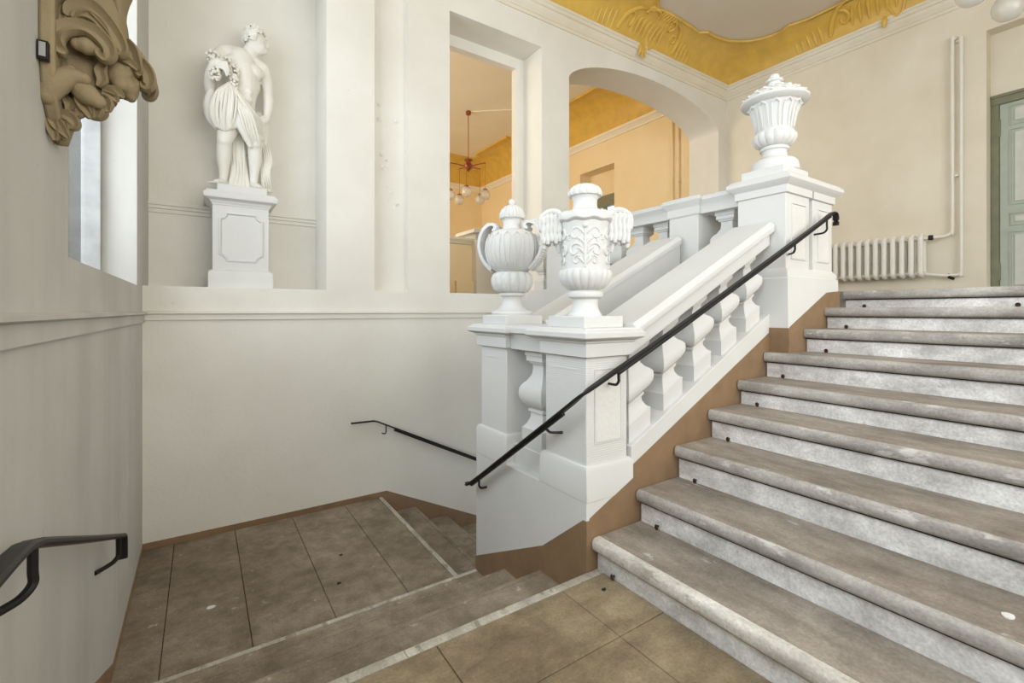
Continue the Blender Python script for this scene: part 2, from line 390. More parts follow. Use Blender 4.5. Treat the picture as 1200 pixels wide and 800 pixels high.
# main flight up
t = thing('staircase', (2.8, .2, 0), 'broad grey stone flight of nine steps with white risers rising to the right', 'staircase')
def halfround(x, z, th, back):
    pts = [(x+back, z), (x+.02, z), (x+.008, z-.005), (x+.001, z-.016), (x, z-th*.5), (x+.001, z-th+.016), (x+.008, z-th+.005), (x+.02, z-th), (x+back, z-th)]
    return pts
for k in range(9):
    x = XT[k]; z = ZT[k]; yl = 1.652 if k < 6 else 1.532
    xn = XT[k+1] if k < 8 else 4.048; zb = ZT[k-1] if k else 0
    st = MB().box(x+(.051 if k == 0 else .025), xn+.05, -2.19, yl-.004, z-.06, z).build('step', 'tread', t)
    bk = .05 if k == 0 else .024
    MB().prism(halfround(x, z, .062, bk), 'y', -2.19, yl-.003).build('nosing', 'edge_white' if k == 0 else 'edge', st)
    MB().box(x+.034, x+.075, -2.19, yl-.008, zb-.02, z-.058).build('riser', 'riser', st)
    MB().box(x+.022, x+.06, -2.19, yl-.01, z-.068, z-.058).build('shadow_gap', 'dark', st)  # dark strip painting in the shade under the nosing
    ey = [1.535 if k < 6 else 1.40] + ([.625] if k == 8 else [])
    for e in ey:
        m = MB()
        ring = [(x+.018+.004*math.cos(q), e+.009*math.cos(q), zb+.013+.010*math.sin(q)) for q in [2*PI*i/10 for i in range(10)]]
        m.tube(ring, .0045, 6, closed=True); m.tube([(x+.02, e, zb+.012), (x+.036, e, zb+.016)], .005, 6)
        m.build('carpet_eye', 'rust', st)

# ---------------------------------------------------------------- balustrade masonry
ZS = lambda x: .527+.499*(x-1.82)                     # top of the raking string
ZC = lambda x: 1.181+.4917*(x-2.004)                  # underside edge of the raking coping
BAL = [(0, .084), (.20, .085), (.21, .078), (.24, .066), (.30, .053), (.36, .050), (.365, .060), (.395, .060), (.40, .052), (.415, .062), (.45, .082), (.50, .095), (.55, .098),
       (.60, .095), (.64, .083), (.68, .064), (.74, .047), (.80, .043), (.845, .044), (.85, .054), (.875, .060), (.88, .068), (.93, .068), (.935, .074), (1, .074)]
def baluster(cx, cy, z0, z1, shear, w=1.0):
    m = MB(); m.stack(cx, cx, cy, cy, [(r*w, z0+(z1-z0)*q) for q, r in BAL], shear); return m
def newel(loc, label, plinth, shaft, zp, zsh, fr, cap, ztop, blk, zblk, paint):
    t = thing('newel_post', loc, label, 'newel post')
    x0, x1, y0, y1, z0 = plinth
    MB().stack(x0, x1, y0, y1, [(0, z0), (0, zp-.02), (-.012, zp), (-.03, zp+.006)]).build('plinth', 'white', t, bevel=.004)
    x0, x1, y0, y1 = shaft
    MB().box(x0, x1, y0, y1, zp-.01, zsh+.02).build('shaft', paint, t, bevel=.004)
    MB().stack(x0, x1, y0, y1, [(.0, zsh-.002), (.022, zsh+.006), (.024, zsh+.07), (.030, zsh+.075), (.034, zsh+.09), (.05, zsh+.10)]).build('necking', 'white', t)
    x0, x1, y0, y1 = cap
    MB().stack(x0, x1, y0, y1, [(-.03, ztop-.062), (-.004, ztop-.05), (0, ztop-.045), (0, ztop-.022), (-.012, ztop-.012), (-.02, ztop-.01), (-.026, ztop)]).build('cap', 'white', t, bevel=.002)
    if blk:
        x0, x1, y0, y1 = blk
        MB().box(x0, x1, y0, y1, ztop-.002, zblk).build('urn_base', 'white', t, bevel=.005)
    return t
# right-hand newel at the foot of the up flight
nA = newel((1.70, 1.84, 0), 'white newel post with combed panel at the foot of the main flight',
           (1.54, 1.868, 1.655, 2.03, .32), (1.56, 1.845, 1.68, 2.0), .492, 1.02, None, (1.49, 1.905, 1.61, 2.10), 1.167, (1.565, 1.84, 1.70, 1.985), 1.225, 'ribbed')
MB().box(1.62, 1.795, 1.676, 1.684, .60, .955).build('combed_panel', 'white_comb', nA)
FRS = [(-.008, -.004), (.008, -.004), (.005, .007), (-.005, .007)]
MB().sweep([(1.617, 1.68, .595), (1.617, 1.68, .96), (1.798, 1.68, .96), (1.798, 1.68, .595)], FRS, up=(0, -1, 0), closed=True).build('panel_moulding', 'white', nA)
MB().box(1.557, 1.562, 1.74, 1.95, .955, .962).build('incised_line', 'white_comb', nA)
nB = newel((1.72, 2.55, 0), 'white newel post nearest the back wall, under the beaded two-handled urn',
           (1.54, 1.90, 2.367, 2.737, .30), (1.56, 1.88, 2.39, 2.70), .492, 1.02, None, (1.50, 1.95, 2.32, 2.79), 1.167, (1.565, 1.85, 2.405, 2.69), 1.225, 'white')
MB().box(1.557, 1.562, 2.46, 2.63, .955, .962).build('incised_line', 'white_comb', nB)
# upper newel: a double post
nC = thing('newel_post', (3.5, 1.75, 1.40), 'tall white double newel post at the head of the main flight, carrying the flared urn', 'newel post')
MB().prism([(3.228, 1.02), (3.228, 1.47), (3.24, 1.485), (3.965, 1.485), (3.978, 1.47), (3.978, 1.28), (3.6, 1.1)], 'y', 1.535, 1.93).build('plinth', 'white', nC, bevel=.004)
MB().stack(3.25, 3.955, 1.56, 1.91, [(.012, 1.483), (.016, 1.51), (.008, 1.53), (-.004, 1.545)]).build('base_moulding', 'white', nC)
MB().box(3.255, 3.585, 1.565, 1.90, 1.53, 2.06).build('shaft', 'white', nC, bevel=.004)
MB().box(3.64, 3.945, 1.565, 1.90, 1.53, 2.06).build('shaft', 'white', nC, bevel=.004)
MB().box(3.58, 3.65, 1.60, 1.88, 1.5, 2.12).build('link', 'white', nC)
for a, b in ((3.32, 3.53), (3.70, 3.89)):
    MB().sweep([(a+.006, 1.564, 1.606), (a+.006, 1.564, 1.984), (b-.006, 1.564, 1.984), (b-.006, 1.564, 1.606)], FRS, up=(0, -1, 0), closed=True).build('panel_moulding', 'white', nC)
    MB().box(a+.012, b-.012, 1.561, 1.568, 1.612, 1.978).build('combed_panel', 'white_comb', nC)
for a, b in ((3.255, 3.585), (3.64, 3.945)):
    MB().stack(a, b, 1.565, 1.90, [(0, 2.045), (.014, 2.05), (.016, 2.10), (.022, 2.105)]).build('necking', 'white', nC)
MB().stack(3.228, 3.975, 1.54, 1.925, [(-.01, 2.10), (.01, 2.115), (.028, 2.13), (.032, 2.135), (.032, 2.16), (.02, 2.168), (.012, 2.18)]).build('cap', 'white', nC, bevel=.002)
MB().box(3.27, 3.62, 1.585, 1.885, 2.178, 2.25).build('urn_base', 'white', nC, bevel=.005)
MB().prism([(3.24, .9), (3.24, 1.144), (3.78, 1.385), (3.99, 1.40), (3.99, 1.2), (3.6, .95)], 'y', 1.531, 1.60).build('painted_skirting', 'brown', nC, )
MB().prism([(1.531, .9), (1.531, 1.138), (1.66, 1.138), (1.66, .9)], 'x', 3.224, 3.24).build('painted_skirting', 'brown', nC)

# short balustrade between the two lower newels, with the dado wall they stand on
b = thing('balustrade', (1.70, 2.2, 0), 'short white balustrade with one baluster between the two lower newels on a white dado', 'balustrade')
MB().prism([(1.657, -2.2), (1.657, .33), (2.03, .33), (2.04, .322), (2.36, .318), (2.367, .33), (2.737, .33), (2.737, -2.2)], 'x', 1.541, 1.868).build('dado', 'white', b, bevel=.003)
MB().prism([(1.653, -1.4), (1.653, .238), (1.68, .236), (2.0, -.02), (2.739, -.398), (2.739, -1.4)], 'x', 1.537, 1.56).build('painted_skirting', 'brown', b)
MB().prism([(1.56, -.1), (1.56, .248), (1.869, .386), (1.869, -.1)], 'y', 1.653, 1.67).build('painted_skirting', 'brown', b)
MB().box(1.60, 1.83, 2.02, 2.38, .31, .44).build('base_block', 'white', b, bevel=.004)
baluster(1.70, 2.19, .44, 1.025, 0, 1.15).build('baluster', 'white', b)
MB().stack(1.575, 1.83, 1.99, 2.42, [(0, 1.02), (.005, 1.09), (.02, 1.115), (.035, 1.12), (.035, 1.15), (.02, 1.16)]).build('top_rail', 'white', b, bevel=.002)

# raking balustrades (front one beside the steps, rear one beyond the gap)
def raking(label, y0, y1, x_first, front, drop):
    b = thing('balustrade', (2.5, (y0+y1)/2, .6), label, 'balustrade')
    xa, xb = 1.86, 3.245
    MB().prism([(xa, -.6), (xa, ZS(xa)), (xb, ZS(xb)), (xb, -.6)], 'y', y0, y1).build('string', 'white', b, bevel=.004)
    if front:
        f = lambda x: .501+.4803*(x-1.97)
        MB().prism([(1.862, -.1), (1.862, f(1.862)), (3.23, f(3.23)), (3.23, .6), (2.4, -.1)], 'y', y0-.004, y0+.02).build('painted_skirting', 'brown', b)
    yc = (y0+y1)/2-.055
    p = None
    for i in range(5):
        cx = x_first+.279*i; z0 = ZS(cx)-.003; z1 = ZC(cx)-drop+.005
        if p is None:
            p = baluster(cx, yc, z0, z1, .495).build('baluster', 'white', b); base_x, base_z = cx, z0
        else: again(p, b, (cx-base_x, 0, z0-base_z))
    # coping: moulded section carried up the rake
    ya, yb = y0-.028, y1-.03
    def rake(sec, name, bev=.003):
        m = MB(); k = len(sec)
        vs = [(x, y, ZC(x)+dz) for x in (xa+.01, xb+.004) for y, dz in sec]
        m.add(vs, [tuple(range(k)), tuple(range(2*k-1, k-1, -1))]+[(i, (i+1) % k, k+(i+1) % k, k+i) for i in range(k)])
        return m.build(name, 'white', b, bevel=bev)
    rake([(ya, .012), (ya+.006, 0), (yb-.006, 0), (yb, .012), (yb, .042), (yb-.01, .056), (yb-.02, .062), (yb-.03, .07), (ya+.03, .07), (ya+.02, .062), (ya+.01, .056), (ya, .042)], 'coping', .002)
    i_ = .035 if front else .012
    rake([(ya+i_, -drop), (yb-i_, -drop), (yb-i_, -.01), (yb-i_*.6, .002), (ya+i_*.6, .002), (ya+i_, -.01)], 'under_moulding')
    return b
raking('raking white balustrade beside the main steps, five balusters under a sloping coping', 1.66, 1.995, 1.955, True, .09)
raking('second raking white balustrade, parallel behind the one beside the main steps', 2.40, 2.735, 1.985, False, .165)

# level balustrade along the upper landing edge
b = thing('balustrade', (3.42, 3.3, ZU), 'level white balustrade on the upper landing running from the double newel to the arch wall', 'balustrade')
MB().box(3.27, 3.62, 1.90, 4.69, 1.2, 1.50).build('base_course', 'white', b, bevel=.004)
x0, x1 = 3.30, 3.58
def rail(y0, y1): 
    MB().stack(x0, x1, y0, y1, [(0, 2.025), (.004, 2.085), (.012, 2.095), (.03, 2.12), (.034, 2.125), (.034, 2.15), (.02, 2.16)]).build('top_rail', 'white', b, bevel=.002)
rail(1.92, 2.24); rail(2.50, 3.86); rail(4.20, 4.66)
for y0, y1 in ((2.245, 2.52), (3.85, 4.20)):
    MB().box(3.285, 3.60, y0, y1, 1.5, 2.06).build('pier_block', 'white', b, bevel=.004)
    MB().stack(3.285, 3.60, y0, y1, [(.004, 2.02), (.012, 2.03), (.014, 2.09), (.022, 2.10), (.04, 2.13), (.044, 2.135), (.044, 2.158), (.03, 2.172)]).build('pier_cap', 'white', b, bevel=.002)
p = baluster(3.44, 2.07, 1.5, 2.03, 0, 1.08).build('baluster', 'white', b)
for y in (2.67, 2.94, 3.21, 3.48, 3.73, 4.43): again(p, b, (0, y-2.07, 0))

# ---------------------------------------------------------------- urns
def lobes(n, a, p=.7):
    return lambda t, r, z: (r*(1-a+a*abs(math.sin(n*t/2))**p), z)
def spiral(cx, cy, r0, r1, a0, a1, k=18):
    return [(cx+(r0+(r1-r0)*i/k)*math.cos(a0+(a1-a0)*i/k), cy+(r0+(r1-r0)*i/k)*math.sin(a0+(a1-a0)*i/k)) for i in range(k+1)]
def taper(n, r0, r1, r2): return [r0+(r1-r0)*min(1, 2*i/(n-1)) if i < n/2 else r1+(r2-r1)*(2*i/(n-1)-1) for i in range(n)]
# urn A
c = (1.702, 1.842, 1.2245)
u = thing('urn', c, 'white urn with acanthus scrolls and hanging tasselled handles, on the newel nearest the steps', 'urn')
MB().lathe([(.088, 0), (.088, .008), (.080, .018), (.070, .04), (.066, .07), (.066, .088), (.074, .094), (.092, .10), (.096, .113), (.092, .126), (.078, .134), (.06, .15)], c, 40).build('foot', 'white', u)
MB().lathe([(.06, .135), (.095, .142), (.122, .165), (.139, .195), (.143, .222), (.137, .240), (.12, .244)], c, 120, lobes(20, .07)).build('gadroon', 'white', u)
ub = MB().lathe([(.118, .235), (.121, .26), (.121, .32), (.122, .40), (.124, .47), (.128, .482), (.128, .492), (.12, .50)], c, 56).build('bowl', 'white', u)
m = MB()
def cyl(t, z, r=.1225): return (c[0]+r*math.cos(t), c[1]+r*math.sin(t), c[2]+z)
for q in range(4):
    tc = -PI/2-math.radians(42)+q*PI/2
    for sg in (-1, 1):
        for (cx, cz, r0, r1, a0, a1, w) in ((.05, .42, .040, .008, PI*.9, -PI*1.1, .008), (.055, .335, .045, .008, PI*1.0, -PI*1.0, .009), (.045, .285, .03, .006, PI*.9, -PI*.9, .007), (.085, .40, .03, .006, PI*1.3, -PI*.5, .006)):
            pts = [cyl(tc+sg*px/.122, z) for px, z in spiral(cx, cz, r0, r1, a0, a1, 16)]
            m.tube(pts, taper(17, w*.5, w, w*.55), 6)
        for kx in range(4):
            z0 = .27+.05*kx
            pts = [cyl(tc+sg*(.006+.035*s_)/.122, z0+.06*s_-.03*s_*s_) for s_ in (0, .3, .6, .9, 1.1)]
            m.tube(pts, [.005, .009, .008, .005, .002], 6)
    m.tube([cyl(tc, z) for z in (.25, .30, .36, .42, .465)], [.007, .009, .009, .007, .004], 6)
    m.ell(cyl(tc, .462, .124), .015, 8, 6)
m.build('acanthus_relief', 'white', ub)
MB().lathe([(.118, .488), (.136, .492), (.146, .502), (.148, .52), (.140, .536), (.118, .548), (.09, .556), (.072, .565)], c, 96,
           lambda t, r, z: (r*(1+.012*math.sin(9*t)+.010*math.sin(5*t+1)), z+.004*math.sin(9*t+.6)*(r > .11))).build('draped_collar', 'white', u)
MB().lathe([(.078, .55), (.068, .562), (.063, .59), (.064, .615), (.072, .630), (.076, .636), (.06, .64)], c, 40).build('neck', 'white', u)
MB().lathe([(.07, .632), (.089, .636), (.093, .646), (.090, .662), (.076, .682), (.05, .696), (.02, .702)], c, 112, lobes(14, .09)).build('lid', 'white', u)
for sg in (-1, 1):
    d = Vector((.77*sg, -.64*sg, 0)); tn = Vector((.64, .77, 0)); o = Vector(c); m = MB()
    m.ell(o+d*.172+Vector((0, 0, .475)), (.034, .034, .06), 12, 8)
    for i in range(5):
        for j in range(4):
            p0 = o+d*(.134+.0215*i)+tn*(.021*(j-1.5))
            ln = .155+.016*math.sin(3*i+2*j)-.02*(i == 0); zt = .545-.004*(i-2)**2
            ps = [p0+d*.002*math.sin(k_)+Vector((0, 0, zt-ln*k_/12)) for k_ in range(13)]
            m.tube(ps, [0.0112+.0042*abs(math.sin(PI*(k_+.5*(i % 2))/4)) if 0 < k_ < 12 else .009 for k_ in range(13)], 8)
    for j in (-1, 0, 1): m.limb([o+d*.118+tn*.03*j+Vector((0, 0, .515)), o+d*.145+tn*.032*j+Vector((0, 0, .548)), o+d*.19+tn*.03*j+Vector((0, 0, .552)), o+d*.232+tn*.026*j+Vector((0, 0, .52)), o+d*.236+tn*.026*j+Vector((0, 0, .46))], [.014, .017, .016, .015, .010], 8)
    m.limb([o+d*.15+Vector((0, 0, .44)), o+d*.145+Vector((0, 0, .40)), o+d*.138+Vector((0, 0, .345))], [.03, .022, .010], 8)
    m.build('tassel_handle', 'white', u)
# urn B
c = (1.705, 2.547, 1.2245)
u = thing('urn', c, 'white round-bellied urn with beaded strap handles, on the newel nearest the back wall', 'urn')
MB().lathe([(.132, 0), (.136, .012), (.132, .024), (.10, .034), (.075, .055), (.062, .085), (.058, .11), (.062, .12), (.084, .126), (.086, .136), (.084, .146), (.06, .15)], c, 48).build('foot', 'white', u)
MB().lathe([(.07, .146), (.10, .15), (.124, .17), (.138, .205), (.139, .24), (.128, .268), (.11, .28), (.09, .284)], c, 112, lobes(14, .09)).build('gadroon', 'white', u)
ub = MB().lathe([(.085, .278), (.105, .285), (.138, .31), (.160, .35), (.172, .40), (.174, .44), (.168, .48), (.155, .515), (.135, .54), (.10, .556), (.07, .562)], c, 64).build('bowl', 'white', u)
m = MB()
prof = [(.138, .31), (.160, .35), (.172, .40), (.174, .44), (.168, .48), (.160, .505)]
for q in range(16):
    t0 = 2*PI*q/16
    for off in (-.13, .13):
        m.tube([(c[0]+(r+.001)*math.cos(t0+off*(.5+.5*(i/5))), c[1]+(r+.001)*math.sin(t0+off*(.5+.5*(i/5))), c[2]+z) for i, (r, z) in enumerate(prof)], [.003, .005, .005, .005, .005, .003], 5)
    m.tube([(c[0]+.160*math.cos(t0-.13), c[1]+.160*math.sin(t0-.13), c[2]+.505), (c[0]+.152*math.cos(t0), c[1]+.152*math.sin(t0), c[2]+.527), (c[0]+.160*math.cos(t0+.13), c[1]+.160*math.sin(t0+.13), c[2]+.505)], .0045, 5)
m.build('tongue_relief', 'white', ub)
MB().lathe([(.085, .552), (.066, .562), (.058, .59), (.06, .62), (.07, .632)], c, 40).build('neck', 'white', u)
MB().lathe([(.06, .628), (.082, .634), (.086, .646), (.083, .668), (.07, .695), (.045, .715), (.02, .724)], c, 108, lobes(18, .10)).build('lid', 'white', u)
MB().ell((c[0], c[1], c[2]+.742), .024, 14, 10).build('knob', 'white', u)
for ang in (-1.02, -1.02+PI):
    d = Vector((math.cos(ang), math.sin(ang), 0)); w = Vector((-d.y, d.x, 0)); o = Vector(c)
    P3 = lambda r_, z_: o+d*r_+Vector((0, 0, z_))
    path = smooth_path([P3(.125, .558), P3(.108, .566), P3(.104, .588), P3(.122, .604), P3(.158, .60), P3(.200, .568), P3(.226, .51), P3(.228, .445), P3(.208, .385), P3(.175, .335), P3(.135, .30)], 5)
    hb = MB().sweep(path, [(-.013, -.045), (.006, -.045), (.012, -.02), (.012, .02), (.006, .045), (-.013, .045)], tuple(w)).build('handle', 'white', u, bevel=.003)
    m = MB()
    for i in range(20, len(path)-1, 1):
        for s2 in (-1, 0, 1): m.ell(path[i]+(path[i]-P3(.11, .44)).normalized()*(.012 if s2 else .015)+w*.028*s2, .0075, 6, 4)
    m.build('beading', 'white', hb)
# urn C
c = (3.445, 1.735, 2.2995)
u = thing('urn', c, 'large white flared urn with wide lidded rim on the upper double newel', 'urn')
MB().lathe([(.155, -.05), (.157, -.02), (.152, 0), (.148, .015), (.135, .03), (.10, .042), (.082, .06), (.078, .09), (.082, .10), (.094, .106), (.097, .118), (.09, .128), (.07, .132)], c, 48).build('foot', 'white', u)
MB().lathe([(.07, .128), (.10, .135), (.130, .155), (.144, .185), (.143, .212), (.126, .232), (.11, .235)], c, 112, lobes(14, .09)).build('gadroon', 'white', u)
ub = MB().lathe([(.112, .225), (.118, .25), (.124, .29), (.131, .335), (.145, .38), (.163, .415), (.178, .432), (.165, .45)], c, 56).build('bowl', 'white', u)
m = MB(); prof = [(.120, .25), (.126, .29), (.133, .335), (.144, .375), (.158, .405)]
for q in range(12):
    t0 = 2*PI*q/12
    for off in (-.16, .16):
        m.tube([(c[0]+(r+.002)*math.cos(t0+off), c[1]+(r+.002)*math.sin(t0+off), c[2]+z) for r, z in prof], [.003, .006, .007, .008, .006], 6)
    m.tube([(c[0]+0.160*math.cos(t0-.16), c[1]+0.160*math.sin(t0-.16), c[2]+.405), (c[0]+0.172*math.cos(t0), c[1]+0.172*math.sin(t0), c[2]+.422), (c[0]+0.160*math.cos(t0+.16), c[1]+0.160*math.sin(t0+.16), c[2]+.405)], .008, 6)
m.build('flute_relief', 'white', ub)
MB().lathe([(.17, .425), (.192, .43), (.20, .438), (.212, .442), (.22, .452), (.22, .464), (.21, .47)], c, 64).build('rim', 'white', u)
ul = MB().lathe([(.213, .468), (.202, .485), (.165, .515), (.12, .545), (.07, .562), (.045, .57), (.04, .60), (.05, .605)], c, 64).build('lid', 'white', u)
m = MB()
for q in range(16):
    t0 = 2*PI*q/16
    for r, z, s_ in ((.205, .482, .018), (.178, .504, .022), (.138, .532, .020), (.095, .555, .015)):
        a = t0+(.2 if s_ in (.022, .015) else 0)
        m.ell((c[0]+r*math.cos(a), c[1]+r*math.sin(a), c[2]+z-.004), (s_, s_*.8, .009), 8, 5)
m.build('leaf_relief', 'white', ul)
MB().lathe([(.035, .595), (.055, .605), (.058, .615), (.05, .622), (.036, .63), (.034, .64), (.026, .655), (.01, .662)], c, 60, lobes(10, .1)).build('knob', 'white', u)

# ---------------------------------------------------------------- iron handrails
def rrect(w, h, r=.3):
    return [(-w/2, -h/2+h*r), (-w/2+w*.15, -h/2), (w/2-w*.15, -h/2), (w/2, -h/2+h*r), (w/2, h/2-h*r), (w/2-w*.15, h/2), (-w/2+w*.15, h/2), (-w/2, h/2-h*r)]
def bracket(m, p, wall, r=.006):
    p = Vector(p); w = Vector(wall); lo_ = Vector((p.x, p.y, w.z))
    m.tube(smooth_path([p, p.lerp(lo_, .5), lo_+Vector((0, 0, .022)), lo_.lerp(w, .2)+Vector((0, 0, .004)), lo_.lerp(w, .5), w], 4), r, 8, up=(.3, .2, 1))
r = thing('handrail', (2.7, 1.58, 1.4), 'black iron handrail climbing the main flight, bent round the newel down to the landing', 'handrail')
lo = [(1.485, 2.755, .102), (1.485, 2.70, .118), (1.485, 2.2, .46), (1.485, 1.765, .759), (1.487, 1.66, .835), (1.51, 1.622, .872), (1.58, 1.612, .908), (1.69, 1.606, .959), (2.167, 1.576, 1.180), (3.21, 1.506, 1.692), (3.544, 1.484, 1.855), (3.69, 1.475, 1.932), (3.735, 1.471, 1.948), (3.762, 1.469, 1.935), (3.768, 1.469, 1.90), (3.765, 1.469, 1.862)]
MB().sweep(smooth_path(lo, 3), rrect(.040, .015)).build('rail', 'black', r, bevel=0)
MB().sweep([(1.485, 2.70, .103), (1.485, 2.2, .444), (1.485, 1.765, .743)], rrect(.020, .018)).build('under_bar', 'black', r)
MB().sweep([(1.70, 1.605, .944), (2.167, 1.576, 1.164), (3.21, 1.506, 1.676), (3.69, 1.475, 1.917)], rrect(.020, .016)).build('under_bar', 'black', r)
for pp, ww in (((1.485, 2.60, .19), (1.541, 2.60, .108)), ((1.485, 1.90, .66), (1.562, 1.86, .62)), ((1.70, 1.60, .955), (1.71, 1.681, .885)), ((3.24, 1.50, 1.70), (3.30, 1.567, 1.635)), ((3.64, 1.475, 1.90), (3.66, 1.567, 1.80))):
    m = MB(); bracket(m, pp, ww, .007); m.build('bracket', 'black', r)
r = thing('handrail', (-.32, 2.1, .5), 'black iron handrail low on the left wall at the bottom left corner', 'handrail')
MB().sweep(smooth_path([(-.318, .2, .81), (-.318, 1.0, .775), (-.318, 1.35, .752), (-.318, 1.46, .728), (-.318, 1.56, .692), (-.318, 2.2, .44), (-.318, 2.80, .208), (-.318, 2.87, .180), (-.318, 2.90, .15), (-.318, 2.90, .06)], 3), rrect(.045, .020), up=(0, .2, 1)).build('rail', 'black', r)
for y, z in ((1.48, .71), (2.80, .20)):
    m = MB(); bracket(m, (-.318, y, z), (XL+.002, y-.09, z-.10), .010); m.build('bracket', 'black', r)
r = thing('handrail', (2.0, 4.64, 0), 'thin black handrail on the back wall beside the flight going down', 'handrail')
MB().sweep([(1.215, 4.635, .155), (1.44, 4.635, .15), (1.475, 4.635, .138), (2.0, 4.635, -.123), (3.2, 4.635, -.72)], rrect(.03, .014)).build('rail', 'black', r)
MB().sweep([(1.65, 4.635, .034), (2.0, 4.635, -.142), (3.2, 4.635, -.74)], rrect(.03, .026)).build('under_bar', 'black', r)
for x in (1.56, 2.75):
    m = MB(); z = .15-.4975*(x-1.45); bracket(m, (x, 4.635, z), (x-.02, 4.698, z-.095), .006); m.build('bracket', 'black', r)

# ---------------------------------------------------------------- statue pedestal and statue
p = thing('pedestal', (.297, 4.98, 1.455), 'white panelled pedestal in the niche under the marble statue', 'pedestal')
X0, X1, Y0, Y1 = .08, .520, 4.83, 5.15
MB().stack(X0, X1, Y0, Y1, [(.033, 1.452), (.033, 1.575), (.028, 1.60), (.008, 1.615), (0, 1.617)]).build('plinth', 'white', p, bevel=.003)
dd = MB().box(X0, X1, Y0, Y1, 1.61, 2.20).build('dado', 'white', p, bevel=.004)
MB().stack(X0, X1, Y0, Y1, [(0, 2.185), (.006, 2.19), (.006, 2.20), (.018, 2.212), (.022, 2.222), (.045, 2.235), (.06, 2.24), (.066, 2.25), (.066, 2.28), (.05, 2.295), (.045, 2.31)]).build('cap', 'white', p, bevel=.002)
MB().box(.115, .505, 4.82, 5.13, 2.305, 2.375).build('statue_base', 'white', p, bevel=.003)
fr = []
a0, a1, b0, b1, n_ = .137, .463, 1.70, 2.118, .05
for px, pz, s_, e_ in ((a1, b1, PI*1.5, PI), (a0, b1, 0, -PI/2), (a0, b0, PI/2, 0), (a1, b0, PI, PI/2)):
    for i in range(6):
        a = s_+(e_-s_)*i/5; fr.append((px+n_*math.cos(a), Y0-.002, pz+n_*math.sin(a)))
MB().sweep(fr, [(-.012, -.004), (.012, -.004), (.009, .008), (-.002, .012), (-.009, .006)], up=(0, -1, 0), closed=True).build('panel_moulding', 'white', dd)

st = thing('statue', (.31, 4.97, 2.375), 'white marble statue of a draped man holding grapes, head turned right, in the niche', 'statue')
def remesh(o, vox, sm=4):
    r = o.modifiers.new('skin', 'REMESH'); r.mode = 'VOXEL'; r.voxel_size = vox; r.use_smooth_shade = True
    s = o.modifiers.new('soft', 'SMOOTH'); s.factor = .5; s.iterations = sm
YS = 4.97; zb = -.035
def q(x, z, d=0): return (x, YS+d, z+zb)
m = MB()
m.ell(q(.425, 3.825), (.082, .098, .112), 16, 12)                                  # skull
m.ell(q(.452, 3.775, -.01), (.062, .066, .078), 14, 10)                           # jaw
m.ell(q(.498, 3.735, -.015), (.026, .03, .022), 10, 8)                            # chin
m.limb([q(.507, 3.835, -.015), q(.525, 3.80, -.018), q(.512, 3.785, -.016)], [.010, .014, .012], 8)   # nose
m.ell(q(.507, 3.758, -.016), (.016, .024, .008), 8, 6); m.ell(q(.501, 3.842, -.015), (.018, .05, .010), 10, 6)   # lips, brow
m.ell(q(.425, 3.80, -.088), (.016, .012, .026), 8, 6)                             # ear
for sx in (-.045, .012): m.ell(q(.492, 3.826, sx-.012), (.012, .014, .009), 8, 6)   # eyes
m.limb([q(.40, 3.76, .01), q(.365, 3.65, .01)], [.062, .075], 14)                 # neck
m.limb([q(.175, 3.64, .02), q(.25, 3.645, .03), q(.35, 3.62, .03), q(.42, 3.60, .03), q(.485, 3.58, .02)], [.075, .085, .085, .08, .062], 14)  # shoulder girdle
m.limb([q(.30, 3.60, .02), q(.32, 3.48, .0), q(.325, 3.36, .0), q(.318, 3.25, .0), q(.30, 3.16, .0), q(.29, 3.07, .0)], [.125, .135, .125, .108, .118, .13], 18)
m.ell(q(.245, 3.54, -.055), (.085, .06, .07), 14, 10); m.ell(q(.40, 3.50, -.055), (.085, .06, .07), 14, 10)      # chest
m.ell(q(.25, 3.43, .0), (.075, .09, .11), 12, 8); m.ell(q(.395, 3.40, .0), (.07, .09, .11), 12, 8)
for i in range(3):
    for sx in (-.035, .035): m.ell(q(.325+sx, 3.36-.07*i, -.095), (.036, .025, .034), 10, 6)
m.ell(q(.22, 3.09, .02), (.095, .10, .10), 14, 8); m.ell(q(.36, 3.09, .03), (.095, .10, .10), 14, 8)
# his right arm (viewer's left), raised to the grapes
m.limb([q(.165, 3.63, .02), q(.115, 3.52, .02), q(.075, 3.40, .0), q(.068, 3.26, -.02)], [.072, .062, .055, .045])
m.limb([q(.068, 3.26, -.02), q(.062, 3.34, -.10), q(.085, 3.43, -.16)], [.047, .045, .032])
m.limb([q(.085, 3.43, -.16), q(.115, 3.455, -.175), q(.145, 3.45, -.18)], [.033, .036, .03], 10)
for i, (fx, fz) in enumerate(((.20, 3.425), (.208, 3.395), (.203, 3.365), (.185, 3.345))):
    bx, bz = .148-.008*i, 3.46-.016*i
    m.limb([q(bx, bz, -.185), q((bx+fx)/2+.01, (bz+fz)/2+.015, -.205), q(fx, fz, -.195)], [.0125, .012, .009], 8)
m.limb([q(.10, 3.43, -.185), q(.115, 3.39, -.205), q(.13, 3.365, -.20)], [.014, .013, .010], 8)
